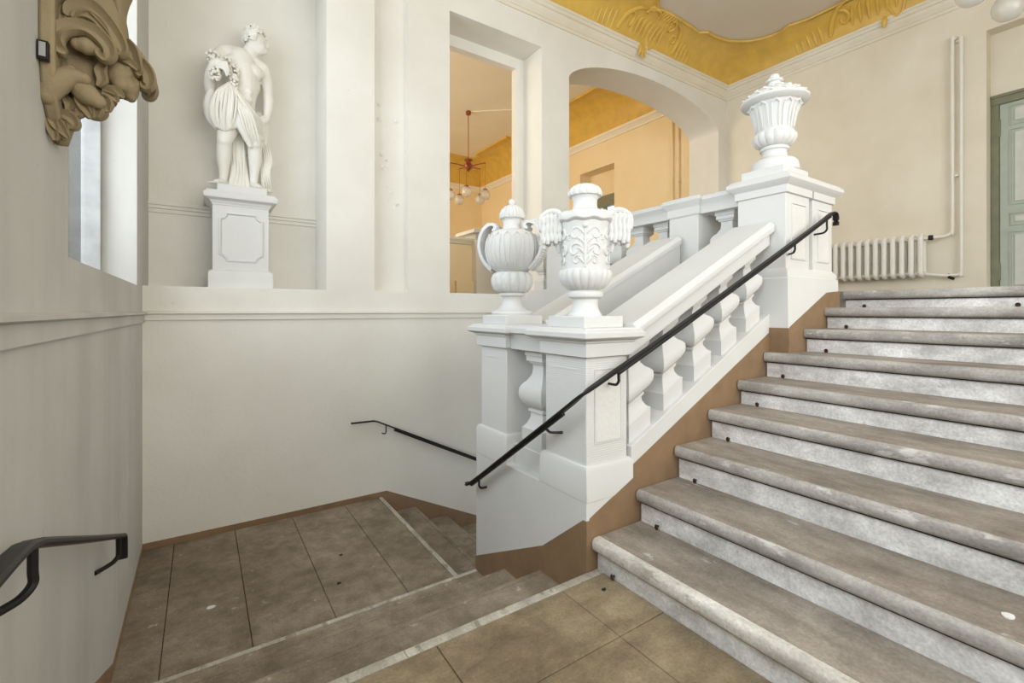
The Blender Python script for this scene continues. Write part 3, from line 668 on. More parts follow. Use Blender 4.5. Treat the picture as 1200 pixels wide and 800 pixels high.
# his left arm (viewer's right), hanging to the drapery
m.limb([q(.49, 3.57, .02), q(.515, 3.48, .04), q(.53, 3.36, .06)], [.062, .056, .046])
m.limb([q(.53, 3.36, .06), q(.535, 3.27, .04), q(.518, 3.14, .0)], [.047, .046, .031])
m.limb([q(.518, 3.14, .0), q(.508, 3.10, -.02), q(.488, 3.075, -.035)], [.03, .035, .03], 10)
for i in range(4):
    m.limb([q(.505-.01*i, 3.075-.004*i, -.03-.01*i), q(.482-.01*i, 3.045, -.05-.008*i), q(.455, 3.052+.006*i, -.045-.008*i)], [.013, .012, .009], 8)
m.limb([q(.50, 3.11, -.04), q(.475, 3.10, -.065), q(.455, 3.085, -.065)], [.014, .013, .010], 8)
# legs and feet
m.limb([q(.222, 3.07, .01), q(.20, 2.94, -.03), q(.172, 2.815, -.055)], [.098, .088, .062]); m.ell(q(.17, 2.815, -.085), (.045, .035, .05))
m.limb([q(.172, 2.815, -.05), q(.168, 2.69, -.01), q(.17, 2.57, .01), q(.165, 2.49, .01)], [.058, .060, .042, .034])
m.limb([q(.172, 2.455, .03), q(.15, 2.445, -.03), q(.11, 2.432, -.09)], [.036, .036, .024], 10); 
for i in range(5): m.limb([q(.135-.014*i, 2.432, -.09+.012*i), q(.118-.016*i, 2.424, -.125+.014*i)], [.013, .011 if i else .014], 8)
m.limb([q(.365, 3.07, .01), q(.395, 2.96, -.02), q(.415, 2.845, -.04)], [.102, .090, .062]); m.ell(q(.418, 2.845, -.072), (.045, .035, .05))
m.limb([q(.415, 2.845, -.03), q(.42, 2.72, .0), q(.415, 2.60, .01), q(.41, 2.50, .01)], [.058, .060, .042, .035])
m.limb([q(.405, 2.46, .035), q(.42, 2.45, -.03), q(.445, 2.435, -.09)], [.036, .036, .026], 10)
for i in range(5): m.limb([q(.43+.016*i, 2.432, -.095+.012*i), q(.438+.02*i, 2.424, -.13+.018*i)], [.013, .014 if i == 0 else .011], 8)
bd = m.build('body', 'marble', st); remesh(bd, .0085, 2)
hm = MB()
for i in range(190):
    a = random.uniform(0, 2*PI); h = random.uniform(-.35, 1)
    rr = math.sqrt(max(0, 1-h*h))
    x = -.010+.094*rr*math.cos(a); y = .110*rr*math.sin(a); z = .118*h+.012
    if x > .045 and h < .5: continue
    if h < .12 and x > .0: continue
    rc = random.uniform(.016, .024); ca = Vector(q(.425+x, 3.825+z, y)); nn_ = Vector((x, y, z)).normalized(); t1 = nn_.cross(Vector((.3, .2, 1))).normalized(); t2 = nn_.cross(t1)
    hm.tube([ca+nn_*.006*(k_ > 3)+(t1*math.cos(k_*1.1)+t2*math.sin(k_*1.1))*rc*(1-.1*k_) for k_ in range(7)], [.006, .009, .010, .010, .009, .008, .005], 5)
hm.build('curly_hair', 'marble', st)
# drapery
def fold(m, pts, rs): m.limb([q(*p_) for p_ in pts], rs, 8)
m = MB()
for i in range(7):                                                                # bundle falling over the viewer-left thigh
    f_ = i/6
    fold(m, [(.205, 3.31, -.13), (.12+.13*f_, 3.19-.03*math.sin(f_*PI), -.14-.03*math.sin(i*2)), (.085+.16*f_, 3.03, -.13-.025*math.cos(i*2.3)), (.105+.13*f_, 2.90+.05*abs(f_-.5), -.12)], [.020, .032, .034, .020])
fold(m, [(.075, 3.22, -.05), (.06, 3.12, -.05), (.08, 3.0, -.06), (.11, 2.93, -.08)], [.04, .05, .05, .03])
fold(m, [(.205, 3.31, -.13), (.21, 3.2, -.16), (.20, 3.05, -.16), (.215, 2.92, -.14)], [.02, .03, .035, .02])
for i in range(5):                                                                # sash to the other hand and over the thigh
    fold(m, [(.215, 3.31-.01*i, -.13), (.30, 3.20-.03*i, -.135-.012*(i % 2)), (.40, 3.09-.028*i, -.115), (.475, 3.035-.035*i, -.06)], [.018, .026, .026, .018])
for i in range(6):
    f_ = i/5
    fold(m, [(.235+.03*f_, 3.20-.04*f_, -.13), (.27+.08*f_, 3.07, -.14), (.30+.13*f_, 2.95-.02*i, -.125+.05*f_), (.37+.09*f_, 2.80+.01*i, -.09+.07*f_)], [.020, .036, .038, .020])
fold(m, [(.44, 3.06, -.05), (.47, 2.95, -.02), (.47, 2.85, .02)], [.04, .045, .02])
for i in range(4): fold(m, [(.24+.08*i, 3.16, .10), (.24+.08*i, 3.0, .11), (.25+.07*i, 2.8, .09)], [.05, .07, .05])
for i in range(5):                                                                # cloth hanging to the plinth beside the leg
    f_ = i/4
    fold(m, [(.46+.02*f_, 2.90, .06), (.50+.055*f_, 2.78-.05*f_, .06+.02*math.sin(i)), (.485+.05*f_, 2.62, .05), (.50+.05*f_, 2.44, .04)], [.018, .026, .028, .02])
for i in range(5):                                                                # tree stump support with cloth between the legs
    f_ = i/4
    fold(m, [(.24+.09*f_, 2.95, .05), (.235+.09*f_, 2.78, .05+.02*math.sin(i*2)), (.25+.085*f_, 2.6, .05), (.225+.14*f_, 2.43, .03)], [.03, .034, .034, .034])
dr = m.build('drapery', 'marble', st); remesh(dr, .009, 1)
fm = MB()                                                                         # crisp fold ridges on the cloth
def ridge(pts, r=.011): fm.limb([q(*p_) for p_ in pts], [r*.5]+[r]*(len(pts)-2)+[r*.4], 7)
for i in range(7):
    f_ = i/6
    ridge([(.205+.01*f_, 3.30, -.155), (.115+.14*f_, 3.20, -.178-.012*math.sin(f_*PI)), (.085+.165*f_, 3.04, -.178-.012*math.cos(i*2.3)), (.11+.12*f_, 2.90+.05*abs(f_-.5), -.140)], .010+.004*(i % 2))
for i in range(5):
    ridge([(.225, 3.30-.012*i, -.15), (.30, 3.205-.034*i, -.165-.012*(i % 2)), (.40, 3.09-.030*i, -.148), (.475, 3.035-.03*i, -.085)], .011+.004*(i % 2))
for i in range(5):
    f_ = i/4
    ridge([(.245+.04*f_, 3.17-.05*f_, -.165), (.285+.09*f_, 3.06, -.182), (.32+.12*f_, 2.94-.02*i, -.165+.05*f_), (.38+.09*f_, 2.82, -.11+.07*f_)], .012)
for i in range(4): ridge([(.47+.02*i, 2.88, .03), (.505+.018*i, 2.74, .025), (.492+.016*i, 2.60, .02), (.505+.016*i, 2.46, .01)], .010)
for i in range(4): ridge([(.25+.025*i, 2.90, .02), (.245+.028*i, 2.74, .015), (.26+.024*i, 2.58, .015), (.235+.034*i, 2.43, .0)], .010)
fm.build('drapery_folds', 'marble', st)
gm = MB()
for (gx, gz, gd, rx, rz, nn) in ((.085, 3.515, -.13, .05, .055, 60), (.195, 3.485, -.13, .045, .05, 45), (.24, 3.42, -.14, .035, .07, 50), (.245, 3.33, -.15, .028, .06, 40), (.095, 3.34, -.19, .04, .055, 45), (.15, 3.47, -.12, .05, .04, 30)):
    for i in range(nn):
        a = random.uniform(0, 2*PI); h = random.uniform(-1, 1); rr = math.sqrt(1-h*h)
        gm.ell(q(gx+rx*rr*math.cos(a), gz+rz*h, gd+rx*.8*rr*math.sin(a)), random.uniform(.011, .014), 7, 5)
g_ = gm.build('grapes', 'marble', st); g_['kind'] = 'stuff'

# ---------------------------------------------------------------- carved bracket on the left pier
cb = thing('carved_bracket', (XL, 2.03, 2.05), 'tan carved stone wall bracket with scrolls and a cherub head, top left', 'wall bracket')
CY = 2.03
def w3(px, pz, d=-.12):
    # px: sixteenths outward, pz height; local side view of the bracket in metres
    return (XL+px, CY+d, pz)
m = MB()
m.prism([(CY-.17, 2.5), (CY+.15, 2.5), (CY+.15, 2.05), (CY+.10, 1.86), (CY+.02, 1.78), (CY-.06, 1.80), (CY-.14, 1.88), (CY-.17, 2.0)], 'x', XL, XL+.035)
m.build('back_plate', 'corbel', cb, bevel=.008)
def U(x, y): return ((x-44)*.00187, 2.222-y*.0027)       # side-view sheet to metres: outward, height
def pth(l, d): 
    o = []
    for e in l:
        u_, z_ = U(e[0], e[1]); o.append(w3(u_, z_, e[2] if len(e) > 2 else d))
    return o
BAND = [(-.5, -.35), (-.5, .2), (-.36, .5), (-.18, .28), (0, .18), (.18, .28), (.36, .5), (.5, .2), (.5, -.35)]
def band(l, d, w, sc, k=5):
    P_ = smooth_path(pth(l, d), k); return MB().sweep(P_, [(a*w, b_*w) for a, b_ in BAND], (0, -1, 0), smooth_vals(sc, len(l), k))
core = MB()
core.limb(pth([(58, -40), (58, 30), (58, 80), (54, 118)], .0), [.085, .085, .08, .05])
core.limb(pth([(80, -40), (98, 10), (104, 50), (108, 75)], .0), [.09, .085, .075, .05])
core.limb(pth([(75, 60), (88, 80), (98, 100)], -.03), [.05, .055, .045])
core.limb(pth([(54, 118), (52, 140), (54, 158)], 0), [.05, .04, .02])
core.limb(pth([(88, 100), (100, 118)], -.02), [.04, .035])
c0 = core.build('carving', 'corbel', cb); remesh(c0, .008, 2)
# cherub head, leaning out to the right
hd = MB()
hd.ell(pth([(133, 74)], -.03)[0], (.044, .066, .056), 18, 14)
hd.ell(pth([(143, 86)], -.03)[0], (.032, .05, .036), 14, 10)
hd.ell(pth([(136, 88)], -.075)[0], (.022, .02, .022), 10, 8)
hd.limb(pth([(152, 72), (157, 80), (153, 84)], -.04), [.008, .012, .010], 8)
hd.ell(pth([(151, 91)], -.04)[0], (.012, .020, .006), 8, 6); hd.ell(pth([(148, 97)], -.035)[0], (.016, .022, .013), 8, 6)
hd.limb(pth([(146, 68, -.085), (152, 68, -.06)], -.08), [.008, .009], 8); hd.ell(pth([(148, 74)], -.078)[0], (.010, .008, .008), 8, 6)
hd.limb(pth([(118, 74), (108, 84), (98, 92)], -.03), [.035, .035, .04], 12)
ho = hd.build('cherub_head', 'corbel', cb); remesh(ho, .005, 2)
# scrolls
for d_ in (-.115, -.115*-1): band([(76, 31), (79, 23), (88, 17), (102, 15), (117, 24), (130, 36), (139, 49), (139, 57), (131, 56), (123, 46)], d_, .052, [.7, .95, 1, 1, .95, .85, .75, .6, .45, .25]).build('scroll', 'corbel', cb)
for d_ in (-.125, -.125*-1): band([(80, 32), (86, 27), (96, 25), (108, 28), (118, 36), (125, 46)], d_, .032, [.5, .9, 1, .95, .8, .4]).build('scroll', 'corbel', cb)
for d_ in (-.135, -.135*-1): band([(73, 75), (65, 72), (60, 62), (66, 51), (80, 44), (96, 42), (112, 47), (124, 57), (126, 66), (120, 71), (112, 66), (113, 60)], d_, .046, [.5, .8, .95, 1, 1, 1, 1, .9, .75, .6, .45, .25]).build('scroll', 'corbel', cb)
for d_ in (-.11, -.11*-1): band([(60, 8), (53, 16), (51, 28), (56, 36), (64, 33), (66, 24), (60, 19)], d_, .040, [1, 1, 1, .9, .75, .6, .3]).build('scroll', 'corbel', cb)
for d_ in (-.10, -.10*-1): band([(56, -6), (70, 4), (86, 9), (104, 10), (118, 18)], d_, .046, [1.1, 1, .95, .8, .5]).build('scroll', 'corbel', cb)
for d_ in (-.06, -.06*-1): band([(140, 38), (149, 44), (154, 56), (158, 66), (163, 70)], d_, .050, [1.1, 1, .9, .7, .4]).build('hair_lock', 'corbel', cb)
for d_ in (-.04, -.04*-1): band([(150, 44), (160, 52), (169, 60), (174, 70), (172, 79), (166, 80), (164, 74)], d_, .046, [.9, 1, 1, .9, .75, .55, .3]).build('hair_lock', 'corbel', cb)
for d_ in (-.085, -.085*-1): band([(126, 56), (138, 58), (150, 62), (160, 68)], d_, .030, [.6, 1, .9, .5]).build('hair_lock', 'corbel', cb)
for d_ in (-.09, -.09*-1): band([(116, 70), (111, 80), (113, 90), (108, 98)], d_, .034, [.6, 1, .9, .4]).build('hair_lock', 'corbel', cb)
m = MB(); m.ell(pth([(159, 47)], -.06)[0], .016, 10, 8)
for i in range(6): m.ell(pth([(159+5*math.cos(i*1.05), 47+4*math.sin(i*1.05))], -.062)[0], .009, 8, 6)
m.build('flower', 'corbel', cb)
m = MB()
m.limb(pth([(86, 60), (97, 60), (108, 62)], -.125), [.018, .026, .016], 12)
m.limb(pth([(92, 97), (80, 97), (68, 102), (57, 111), (50, 124)], -.12), [.018, .026, .032, .034, .026], 12)
m.limb(pth([(76, 88), (66, 94), (56, 98)], -.11), [.012, .018, .012], 10)
m.limb(pth([(85, 104), (96, 112), (108, 117)], -.10), [.028, .032, .022], 12)
m.build('leaf_stem', 'corbel', cb)
for l, w_ in (([(66, 76), (56, 70), (51, 60)], .03), ([(70, 80), (60, 80), (51, 74)], .03), ([(74, 82), (64, 86), (54, 86)], .026), ([(90, 106), (92, 120), (98, 135)], .05), ([(98, 108), (104, 120), (104, 133)], .045), ([(108, 108), (116, 114), (120, 124)], .038),
              ([(112, 102), (124, 104), (132, 110)], .036), ([(116, 98), (130, 99), (141, 103)], .032), ([(76, 118), (84, 122), (83, 132), (75, 132), (74, 125)], .026), ([(66, 116), (72, 124), (68, 132)], .028),
              ([(50, 138), (62, 137), (74, 140), (77, 147), (70, 150)], .036), ([(50, 140), (58, 150), (70, 162)], .034), ([(49, 140), (52, 154), (54, 167)], .032), ([(56, 138), (64, 148), (66, 160)], .026)):
    band(l, -.075, w_, [.8, 1.2, .35] if len(l) == 3 else [.8, 1, 1, .8, .4]).build('leaf', 'corbel', cb)
m = MB()
for i in range(7):
    f_ = (i-3)/3
    m.limb([w3(.125+.02*(1-f_*f_), 2.46, .085*f_), w3(.165+.02*(1-f_*f_), 2.37, .075*f_), w3(.16, 2.27, .05*f_), w3(.17, 2.20, .03*f_)], [.016, .02, .016, .008], 8)
m.build('shell', 'corbel', cb)
MB().stack(XL, XL+.19, CY-.17, CY+.17, [(-.02, 2.455), (0, 2.47), (.0, 2.48), (.02, 2.50), (.02, 2.53)]).build('shelf', 'corbel', cb)
tg = MB().box(XL+.002, XL+.026, CY-.190, CY-.168, 1.968, 2.022).build('small_plate', 'black', cb, bevel=.002); tg['label'] = 'small black-framed silver plate'
MB().box(XL+.007, XL+.021, CY-.193, CY-.189, 1.975, 2.015).build('plate_face', 'frame', tg)

# ---------------------------------------------------------------- ceiling, cornices, gold cove
struct(MB().box(-1.1, XR+.4, -2.4, 5.0, 5.512, 5.7).build('ceiling', 'ceiling'))
CS = [(0, 4.945), (.016, 4.945), (.016, 4.985), (.03, 4.992), (.03, 5.005), (.055, 5.035), (.07, 5.06), (.072, 5.075), (.092, 5.082), (.095, 5.12), (.11, 5.128), (.112, 5.158), (.0, 5.16)]
m = MB(); m.prism([(YB-a, z) for a, z in CS], 'x', XL, XR); struct(m.build('trim_4', 'wall'))
m = MB(); m.prism([(XR-a, z) for a, z in CS], 'y', -2.2, YB); struct(m.build('trim_5', 'wall'))
pairs = []                                   # (outer point on the cornice, inner edge point)
for x, y in ((-.3, 4.22), (.6, 4.24), (1.4, 4.20), (2.2, 4.24), (3.0, 4.26), (3.5, 4.15), (3.6, 4.0), (3.9, 3.86), (4.4, 3.80), (4.9, 3.88), (5.12, 4.0), (5.18, 4.16), (5.34, 4.29), (5.42, 4.26), (5.65, 4.255), (5.85, 4.26), (6.1, 4.275), (6.30, 4.30), (6.40, 4.215), (6.60, 4.22)):
    pairs.append(((x, YB-.10), (x, y)))
pairs += [((6.98, YB-.10), (6.87, 4.17)), ((7.3, YB-.10), (7.05, 4.07)), ((XR-.10, YB-.10), (7.16, 3.98)), ((XR-.10, 4.25), (7.25, 3.86)), ((XR-.10, 3.9), (7.30, 3.72))]
for x, y in ((7.31, 3.58), (7.255, 3.44), (7.29, 3.36), (7.335, 3.2), (7.335, 2.8), (7.34, 2.2), (7.33, 1.6), (7.30, 1.2), (7.1, .9), (7.0, .4), (7.1, -.2), (7.3, -.5), (7.34, -1.2), (7.34, -2.15)):
    pairs.append(((XR-.10, y), (x, y)))
def cove_z(d): t_ = min(1, d/.42); return 5.155+.335*math.sqrt(max(0, 1-(1-t_)**2))**1.15
K = 9; vs = []; fs = []
for (ox, oy), (ix, iy) in pairs:
    for j in range(K+1):
        f_ = j/K; x = ox+(ix-ox)*f_; y = oy+(iy-oy)*f_
        d = min(YB-.10-y, XR-.10-x) if (x < XR and y < YB) else 0
        vs.append((x, y, cove_z(max(0, d))))
for i in range(len(pairs)-1):
    for j in range(K): fs.append((i*(K+1)+j, i*(K+1)+j+1, (i+1)*(K+1)+j+1, (i+1)*(K+1)+j))
top = [(x, y, z+.03) for x, y, z in vs]; n0 = len(vs)
gv = MB().add(vs+top, fs+[tuple(n0+i for i in reversed(f)) for f in fs])
gold = struct(gv.build('trim_6', 'gold', angle=60))
MB().tube([(ix, iy, 5.492) for o_, (ix, iy) in pairs], .022, 8).build('gold_bead', 'gold', gold)
def cove_back(s_, d, up=.0): return (s_, YB-.10-d, cove_z(d)-up)
def cove_right(s_, d, up=.0): return (XR-.10-d, s_, cove_z(d)-up)
def orn(fn, s0, sg, sc=1):
    m = MB()
    def P2(l, rs, up=.012): 
        pts = [fn(s0+sg*a*sc, max(.0, b*sc), up) for a, b in l]; m.limb(pts, rs, 8)
    for cx, cd, r0, r1, a0, a1, w in ((-.42, .10, .10, .02, 2.6, -3.2, .026), (.34, .22, .09, .02, 2.2, -3.6, .024), (-.06, .20, .17, .10, 2.9, .4, .024), (.52, .10, .08, .02, 4.0, -1.5, .022), (-.16, .30, .07, .015, 4.5, -1.2, .018), (.12, .08, .12, .03, 3.4, 6.8, .022)):
        l = spiral(cx, cd, r0, r1, a0, a1, 9); P2(l, taper(10, w*.6, w, w*.5))
    for i in range(8):
        a = -.34+.085*i; P2([(a, .02), (a+.015, .10+.03*math.sin(i)), (a+.04, .17)], [.012, .022, .010], .006)
    for i in range(6):
        a = .02+.055*i; P2([(a, .24), (a+.02, .32)], [.012, .02], .004)
    P2([(-.58, .02), (-.52, .12), (-.40, .24), (-.26, .28)], [.03, .036, .024, .008]); P2([(.60, .02), (.62, .12), (.54, .24), (.44, .28)], [.03, .034, .024, .008])
    return m
o_ = orn(cove_back, 5.42, 1); 
for i, dx in enumerate((-.03, .01, .05)):
    o_.limb([(5.36+dx, YB-.09, 5.16), (5.355+dx, YB-.115, 5.08), (5.35+dx*1.6, YB-.10, 4.99-.02*(i % 2))], [.024, .028, .012], 8)
oo = o_.build('stucco_ornament', 'gold', gold)
o_ = orn(cove_right, 2.35, -1, 1.15)
o_.limb([(XR-.09, 2.38, 5.16), (XR-.12, 2.385, 5.10), (XR-.11, 2.39, 5.04)], [.03, .034, .014], 8)
o_.build('stucco_ornament', 'gold', gold)
for fn, s0, sg in ((cove_back, 4.72, -1), (cove_back, 6.12, 1), (cove_right, 3.12, 1)):
    for i in range(5):
        s_ = s0+sg*.085*i; h = .13-.016*i
        MB().limb([fn(s_, .004, .0), fn(s_+.01, h*.5, .008), fn(s_+.02, h, .004)], [.016, .026-.002*i, .010], 8).build('stucco_drop', 'gold', gold)

# ---------------------------------------------------------------- radiator and pipes
r = thing('radiator', (7.55, 2.6, 1.64), 'off-white cast iron column radiator on the right wall above the top step', 'radiator')
ya, yb, n = 3.12, 1.99, 13; pit = (ya-yb)/(n-1)
def section(y):
    m = MB()
    for x in (7.50, 7.60):
        m.tube(smooth_path([(7.55, y, 1.695), (x, y, 1.72), (x, y, 1.80), (x, y, 2.10), (x, y, 2.17), (7.55, y, 2.205)], 3), .030, 10, up=(0, 1, 0))
    m.lathe([(.03, -.012), (.036, 0), (.03, .012)], (7.55, y, 2.195), 10)
    for z in (1.725, 2.165): m.tube([(7.55, y-pit/2, z), (7.55, y+pit/2, z)], .024, 10)
    m.box(7.53, 7.57, y-.012, y+.012, 1.90, 1.94)
    return m
s0 = section(yb).build('radiator_section', 'radiator', r)
for i in range(1, n): again(s0, r, (0, pit*i, 0))
for y in (2.15, 2.95): MB().box(7.56, XR, y-.015, y+.015, 1.70, 1.72).build('wall_bracket', 'radiator', r)
MB().lathe([(.02, -.03), (.026, -.02), (.026, .02), (.02, .03)], (7.55, 1.905, 2.165), 10).build('valve', 'black', r)
pp = thing('heating_pipe', (7.62, 1.75, 1.7), 'left of two white heating pipes, running up the wall from the radiator top', 'pipe')
MB().tube(smooth_path([(7.55, 1.96, 2.165), (7.57, 1.85, 2.168), (7.60, 1.78, 2.175), (7.62, 1.735, 2.21), (7.63, 1.722, 2.30), (7.63, 1.722, 3.4), (7.63, 1.722, 4.50), (7.635, 1.715, 4.56), (7.66, 1.70, 4.585), (7.70, 1.69, 4.59)], 4), .018, 10, up=(1, 0, 0)).build('pipe', 'radiator', pp)
pp = thing('heating_pipe', (7.62, 1.65, 1.7), 'right of two white heating pipes, bending under to the radiator foot', 'pipe')
MB().tube(smooth_path([(7.55, 1.96, 1.715), (7.58, 1.80, 1.69), (7.62, 1.70, 1.69), (7.63, 1.655, 1.71), (7.63, 1.642, 1.78), (7.63, 1.642, 3.0), (7.63, 1.642, 4.46), (7.635, 1.65, 4.51), (7.65, 1.675, 4.535), (7.70, 1.70, 4.54)], 4), .018, 10, up=(1, 0, 0)).build('pipe', 'radiator', pp)
MB().tube([(7.62, 1.76, 1.70), (7.60, 1.74, 1.665), (7.60, 1.70, 1.64)], [.018, .022, .016], 8).build('drain_tap', 'black', pp)
for z in (2.9,):
    MB().box(7.61, XR, 1.70, 1.665, z-.012, z+.012).build('pipe_clip', 'radiator', pp)

# ---------------------------------------------------------------- door
XD = XR+.19
dr_ = struct(MB().box(XD+.06, XD+.12, .06, 1.437, 1.40, 3.80).build('door_1', 'door_frame'))
m = MB(); m.box(XD-.01, XD+.06, 1.365, 1.437, 1.40, 3.79); m.box(XD-.01, XD+.06, .06, .13, 1.40, 3.79); m.box(XD-.02, XD+.06, .06, 1.437, 3.70, 3.80); m.box(XD-.035, XD+.02, .06, 1.437, 3.78, 3.815)
m.build('door_frame', 'door_frame', dr_, bevel=.006)
for y1 in (1.362, .745):
    lf = MB().box(XD+.01, XD+.058, y1-.615, y1, 1.405, 3.70).build('door_leaf', 'door', dr_, bevel=.003)
    for z0, z1 in ((3.44, 3.66), (2.50, 3.38), (2.26, 2.40), (1.52, 2.18)):
        m = MB(); ya_, yb_ = y1-.085, y1-.53
        m.sweep([(XD+.008, ya_, z0), (XD+.008, ya_, z1), (XD+.008, yb_, z1), (XD+.008, yb_, z0)], [(-.014, -.006), (.014, -.006), (.010, .010), (-.010, .006)], up=(-1, 0, 0), closed=True)
        m.build('panel_moulding', 'door', lf)
        MB().box(XD+.0, XD+.012, yb_+.035, ya_-.035, z0+.035, z1-.035).build('panel', 'door_panel', lf, bevel=.008)
for z in (1.62, 3.32):
    MB().tube([(XD+.0, 1.364, z), (XD+.0, 1.364, z+.2)], .012, 8).build('hinge', 'door_frame', dr_)

# ---------------------------------------------------------------- chandeliers
def chandelier(c, top, rad, ang, label, group):
    t = thing('chandelier', c, label, 'chandelier')
    x, y, z = c
    MB().lathe([(.03, -.10), (.06, -.085), (.065, -.03), (.05, .0)], (x, y, top), 16).build('ceiling_cup', 'copper', t)
    MB().tube([(x, y, z), (x, y, top-.05)], .010, 8).build('rod', 'copper', t)
    MB().lathe([(.005, -.16), (.03, -.13), (.09, -.07), (.11, -.02), (.09, .02), (.06, .05), (.06, .09), (.10, .11), (.10, .13), (.02, .15)], c, 24).build('hub', 'copper', t)
    for k in range(5):
        a = ang+2*PI*k/5; d = Vector((math.cos(a), math.sin(a), 0)); o = Vector(c)
        ar = MB().sweep([o+d*.09+Vector((0, 0, -.03)), o+d*rad*.6+Vector((0, 0, .0)), o+d*rad+Vector((0, 0, .015))], rrect(.05, .018)).build('arm', 'copper', t)
        e = o+d*rad
        MB().tube([e+Vector((0, 0, .01)), e+Vector((0, 0, -.62))], .004, 6).build('wire', 'copper', ar)
        MB().lathe([(.012, .02), (.05, .0), (.055, -.02), (.03, -.035)], tuple(e+Vector((0, 0, -.60))), 16).build('lamp_cap', 'copper', ar)
        MB().lathe([(.045, -.02), (.085, -.05), (.112, -.10), (.118, -.14), (.108, -.19), (.075, -.235), (.03, -.255), (.005, -.258)], tuple(e+Vector((0, 0, -.60))), 24).build('glass_globe', 'globe', ar)
    return t
chandelier((5.71, .675, 4.74), 5.512, .48, math.radians(41.2), 'copper chandelier with clear glass globes hanging over the upper landing, top right', None)
chandelier((5.25, 9.7, 4.70), 5.98, .43, .35, 'far copper chandelier with drooping glass globes in the hall behind the window opening', None)

# ---------------------------------------------------------------- the hall beyond
m = MB(); m.box(XR, XR+.35, 5.28, 7.37, 1.2, 6.2); m.box(XR, XR+.35, 8.50, 13.3, 1.2, 6.2); m.box(XR, XR+.35, 7.37, 8.5, 4.58, 6.2); m.box(XR+.34, XR+.5, 7.37, 8.5, 3.98, 4.58)
struct(m.build('wall_hall_right', 'hall'))
m = MB(); m.box(XR+.24, XR+.34, 7.37, 7.46, 1.4, 3.98); m.box(XR+.24, XR+.34, 8.42, 8.5, 1.4, 3.98); m.box(XR+.22, XR+.34, 7.37, 8.5, 3.72, 3.98); m.box(XR+.24, XR+.34, 7.37, 8.5, 1.4, 2.2)
m.box(XR+.25, XR+.33, 7.9, 7.97, 1.4, 3.98)
dw = struct(m.build('door_2', 'door_frame')); MB().box(XR+.28, XR+.285, 7.4, 8.45, 2.2, 3.75).build('pane', 'pane', dw)
m = MB(); m.box(-.3, XR+.35, 13.3, 13.6, 1.2, 6.2)
struct(m.build('wall_hall_back', 'hall'))
m = MB(); m.box(-.3, .0, 5.43, 6.6, 1.2, 6.2); m.box(-.3, .0, 11.8, 13.3, 1.2, 6.2); m.box(-.3, 0, 6.6, 11.8, 1.2, 1.7); m.box(-.3, 0, 6.6, 11.8, 5.5, 6.2)
struct(m.build('wall_hall_left', 'hall'))
m = MB()
for y in (6.6, 8.3, 10.0, 11.74): m.box(-.2, -.14, y, y+.06, 1.7, 5.5)
for z in (1.7, 3.6, 5.44): m.box(-.2, -.14, 6.6, 11.8, z, z+.06)
w = struct(m.build('window_4', 'frame')); MB().box(-.175, -.17, 6.65, 11.75, 1.75, 5.45).build('pane', 'pane', w)  # unseen window, added to house the warm fill of the hall
m = MB(); m.box(-.3, XR+.4, 5.2, 13.6, 5.98, 6.3); m.box(-.3, XR+.4, 5.02, 5.2, 5.71, 6.3)
struct(m.build('ceiling', 'hall_ceiling'))
HC = [(0, 5.14), (.03, 5.14), (.03, 5.18), (.06, 5.21), (.08, 5.24), (.10, 5.25), (.10, 5.30), (.0, 5.305)]
struct(MB().prism([(XR-a, z) for a, z in HC], 'y', 5.28, 13.3).build('trim_7', 'hall_ceiling'))
struct(MB().prism([(13.3-a, z) for a, z in HC], 'x', 0, XR).build('trim_8', 'hall_ceiling'))
HG = [(.0, 5.30), (.09, 5.30), (.10, 5.42), (.18, 5.62), (.32, 5.80), (.50, 5.90), (.72, 5.94), (.72, 5.985), (.0, 5.985)]
gg = MB().prism([(XR-a, z) for a, z in HG], 'y', 5.28, 13.3)
gg.box(XR-.80, XR-.60, 6.9, 8.6, 5.93, 5.985); gg.box(XR-.86, XR-.6, 10.5, 12.2, 5.93, 5.985)
gg.prism([(13.3-a, z) for a, z in HG], 'x', 0, XR)
struct(gg.build('trim_9', 'gold'))
pp = thing('heating_pipe', (7.6, 5.72, 1.4), 'cream pipe pair on the hall wall just inside the arch', 'pipe')
for y in (5.66, 5.80): MB().tube([(7.65, y, 1.4), (7.65, y, 5.14)], .02, 8).build('pipe', 'hall', pp)
MB().tube([(7.62, 5.66, 3.75), (7.66, 5.66, 3.75)], .03, 8).build('valve', 'hall', pp)
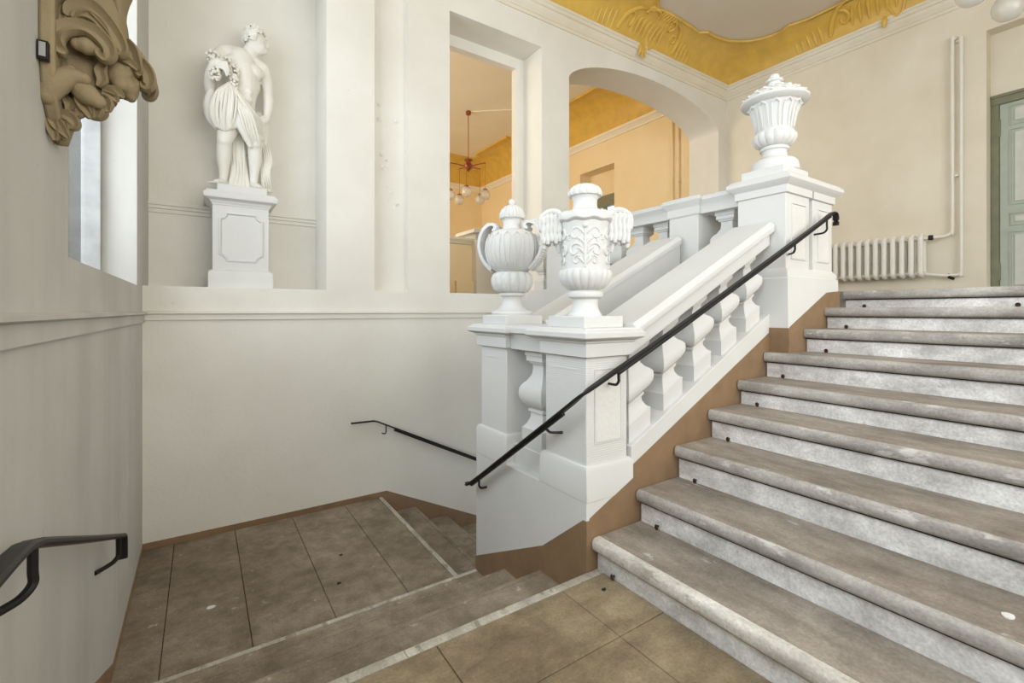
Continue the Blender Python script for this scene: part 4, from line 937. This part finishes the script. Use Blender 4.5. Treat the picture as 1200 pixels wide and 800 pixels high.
# parapet in the hall seen through the tall opening
t = thing('parapet', (3.8, 6.5, ZU), 'grey-white panelled parapet pier and low cream wall in the hall behind the tall opening', 'parapet')
MB().box(3.55, 4.7, 6.3, 6.75, ZU, 2.42).build('pier', 'wall_back', t, bevel=.004)
MB().stack(3.55, 4.7, 6.3, 6.75, [(0, 2.36), (.02, 2.38), (.03, 2.42), (.06, 2.45), (.09, 2.46), (.09, 2.50), (.07, 2.52)]).build('pier_cap', 'white', t)
MB().box(1.6, 3.56, 6.45, 6.65, ZU, 2.32).build('low_wall', 'hall', t)
MB().stack(1.6, 3.52, 6.45, 6.65, [(0, 2.29), (.02, 2.30), (.03, 2.34), (.05, 2.36), (.05, 2.39)]).build('wall_cap', 'wall', t)
MB().box(3.25, 3.55, 6.38, 6.7, ZU, 1.72).build('foot_block', 'hall', t)
MB().box(3.85, 4.4, 6.285, 6.302, 1.75, 2.2).build('panel', 'white', t, bevel=.01)
struct(MB().tube([(5.25, 9.7, 5.965), (7.0, 8.2, 5.965)], .015, 6).build('trim_10', 'hall_ceiling'))

# ---------------------------------------------------------------- litter on the steps and landing
def flake(x, y, z, s_, mat, label, cat):
    m = MB(); n_ = 9; top_ = []
    pts = [(x+s_*random.uniform(.6, 1.1)*math.cos(2*PI*i/n_), y+s_*.7*random.uniform(.6, 1.1)*math.sin(2*PI*i/n_)) for i in range(n_)]
    m.prism(pts, 'z', z, z+.004)
    tag(m.build('debris', mat, origin=(x, y, z)), label, cat)
flake(2.045, .335, .3202, .022, 'chip', 'white plaster chip lying on the second tread near the right edge', 'debris')
flake(.905, 3.75, ZL+.0012, .016, 'dark', 'dark dry leaf scrap on the lower landing, nearest the down flight', 'debris')
flake(.80, 3.37, ZL+.0012, .016, 'dark', 'dark leaf scrap on the lower landing beside the slab joint', 'debris')
flake(.05, 3.55, ZL+.0012, .03, 'chip', 'pale plaster flake on the left part of the lower landing', 'debris')
flake(1.50, 1.50, .0015, .014, 'dark', 'dark crumbs on the near floor by the newel foot', 'debris')

# ---------------------------------------------------------------- things of a kind share a group
GROUPS = {'urn': 'urns on the newel posts', 'newel_post': 'newel posts of the stair', 'balustrade': 'white stone balustrades', 'handrail': 'black iron handrails',
          'staircase': 'stone stair flights', 'heating_pipe': 'heating pipes', 'chandelier': 'copper chandeliers', 'debris': 'litter on the stone floors and steps'}
for o in scene.objects:
    k = o.name.split('.')[0]
    if o.parent is None and k in GROUPS and 'label' in o: o['group'] = GROUPS[k]
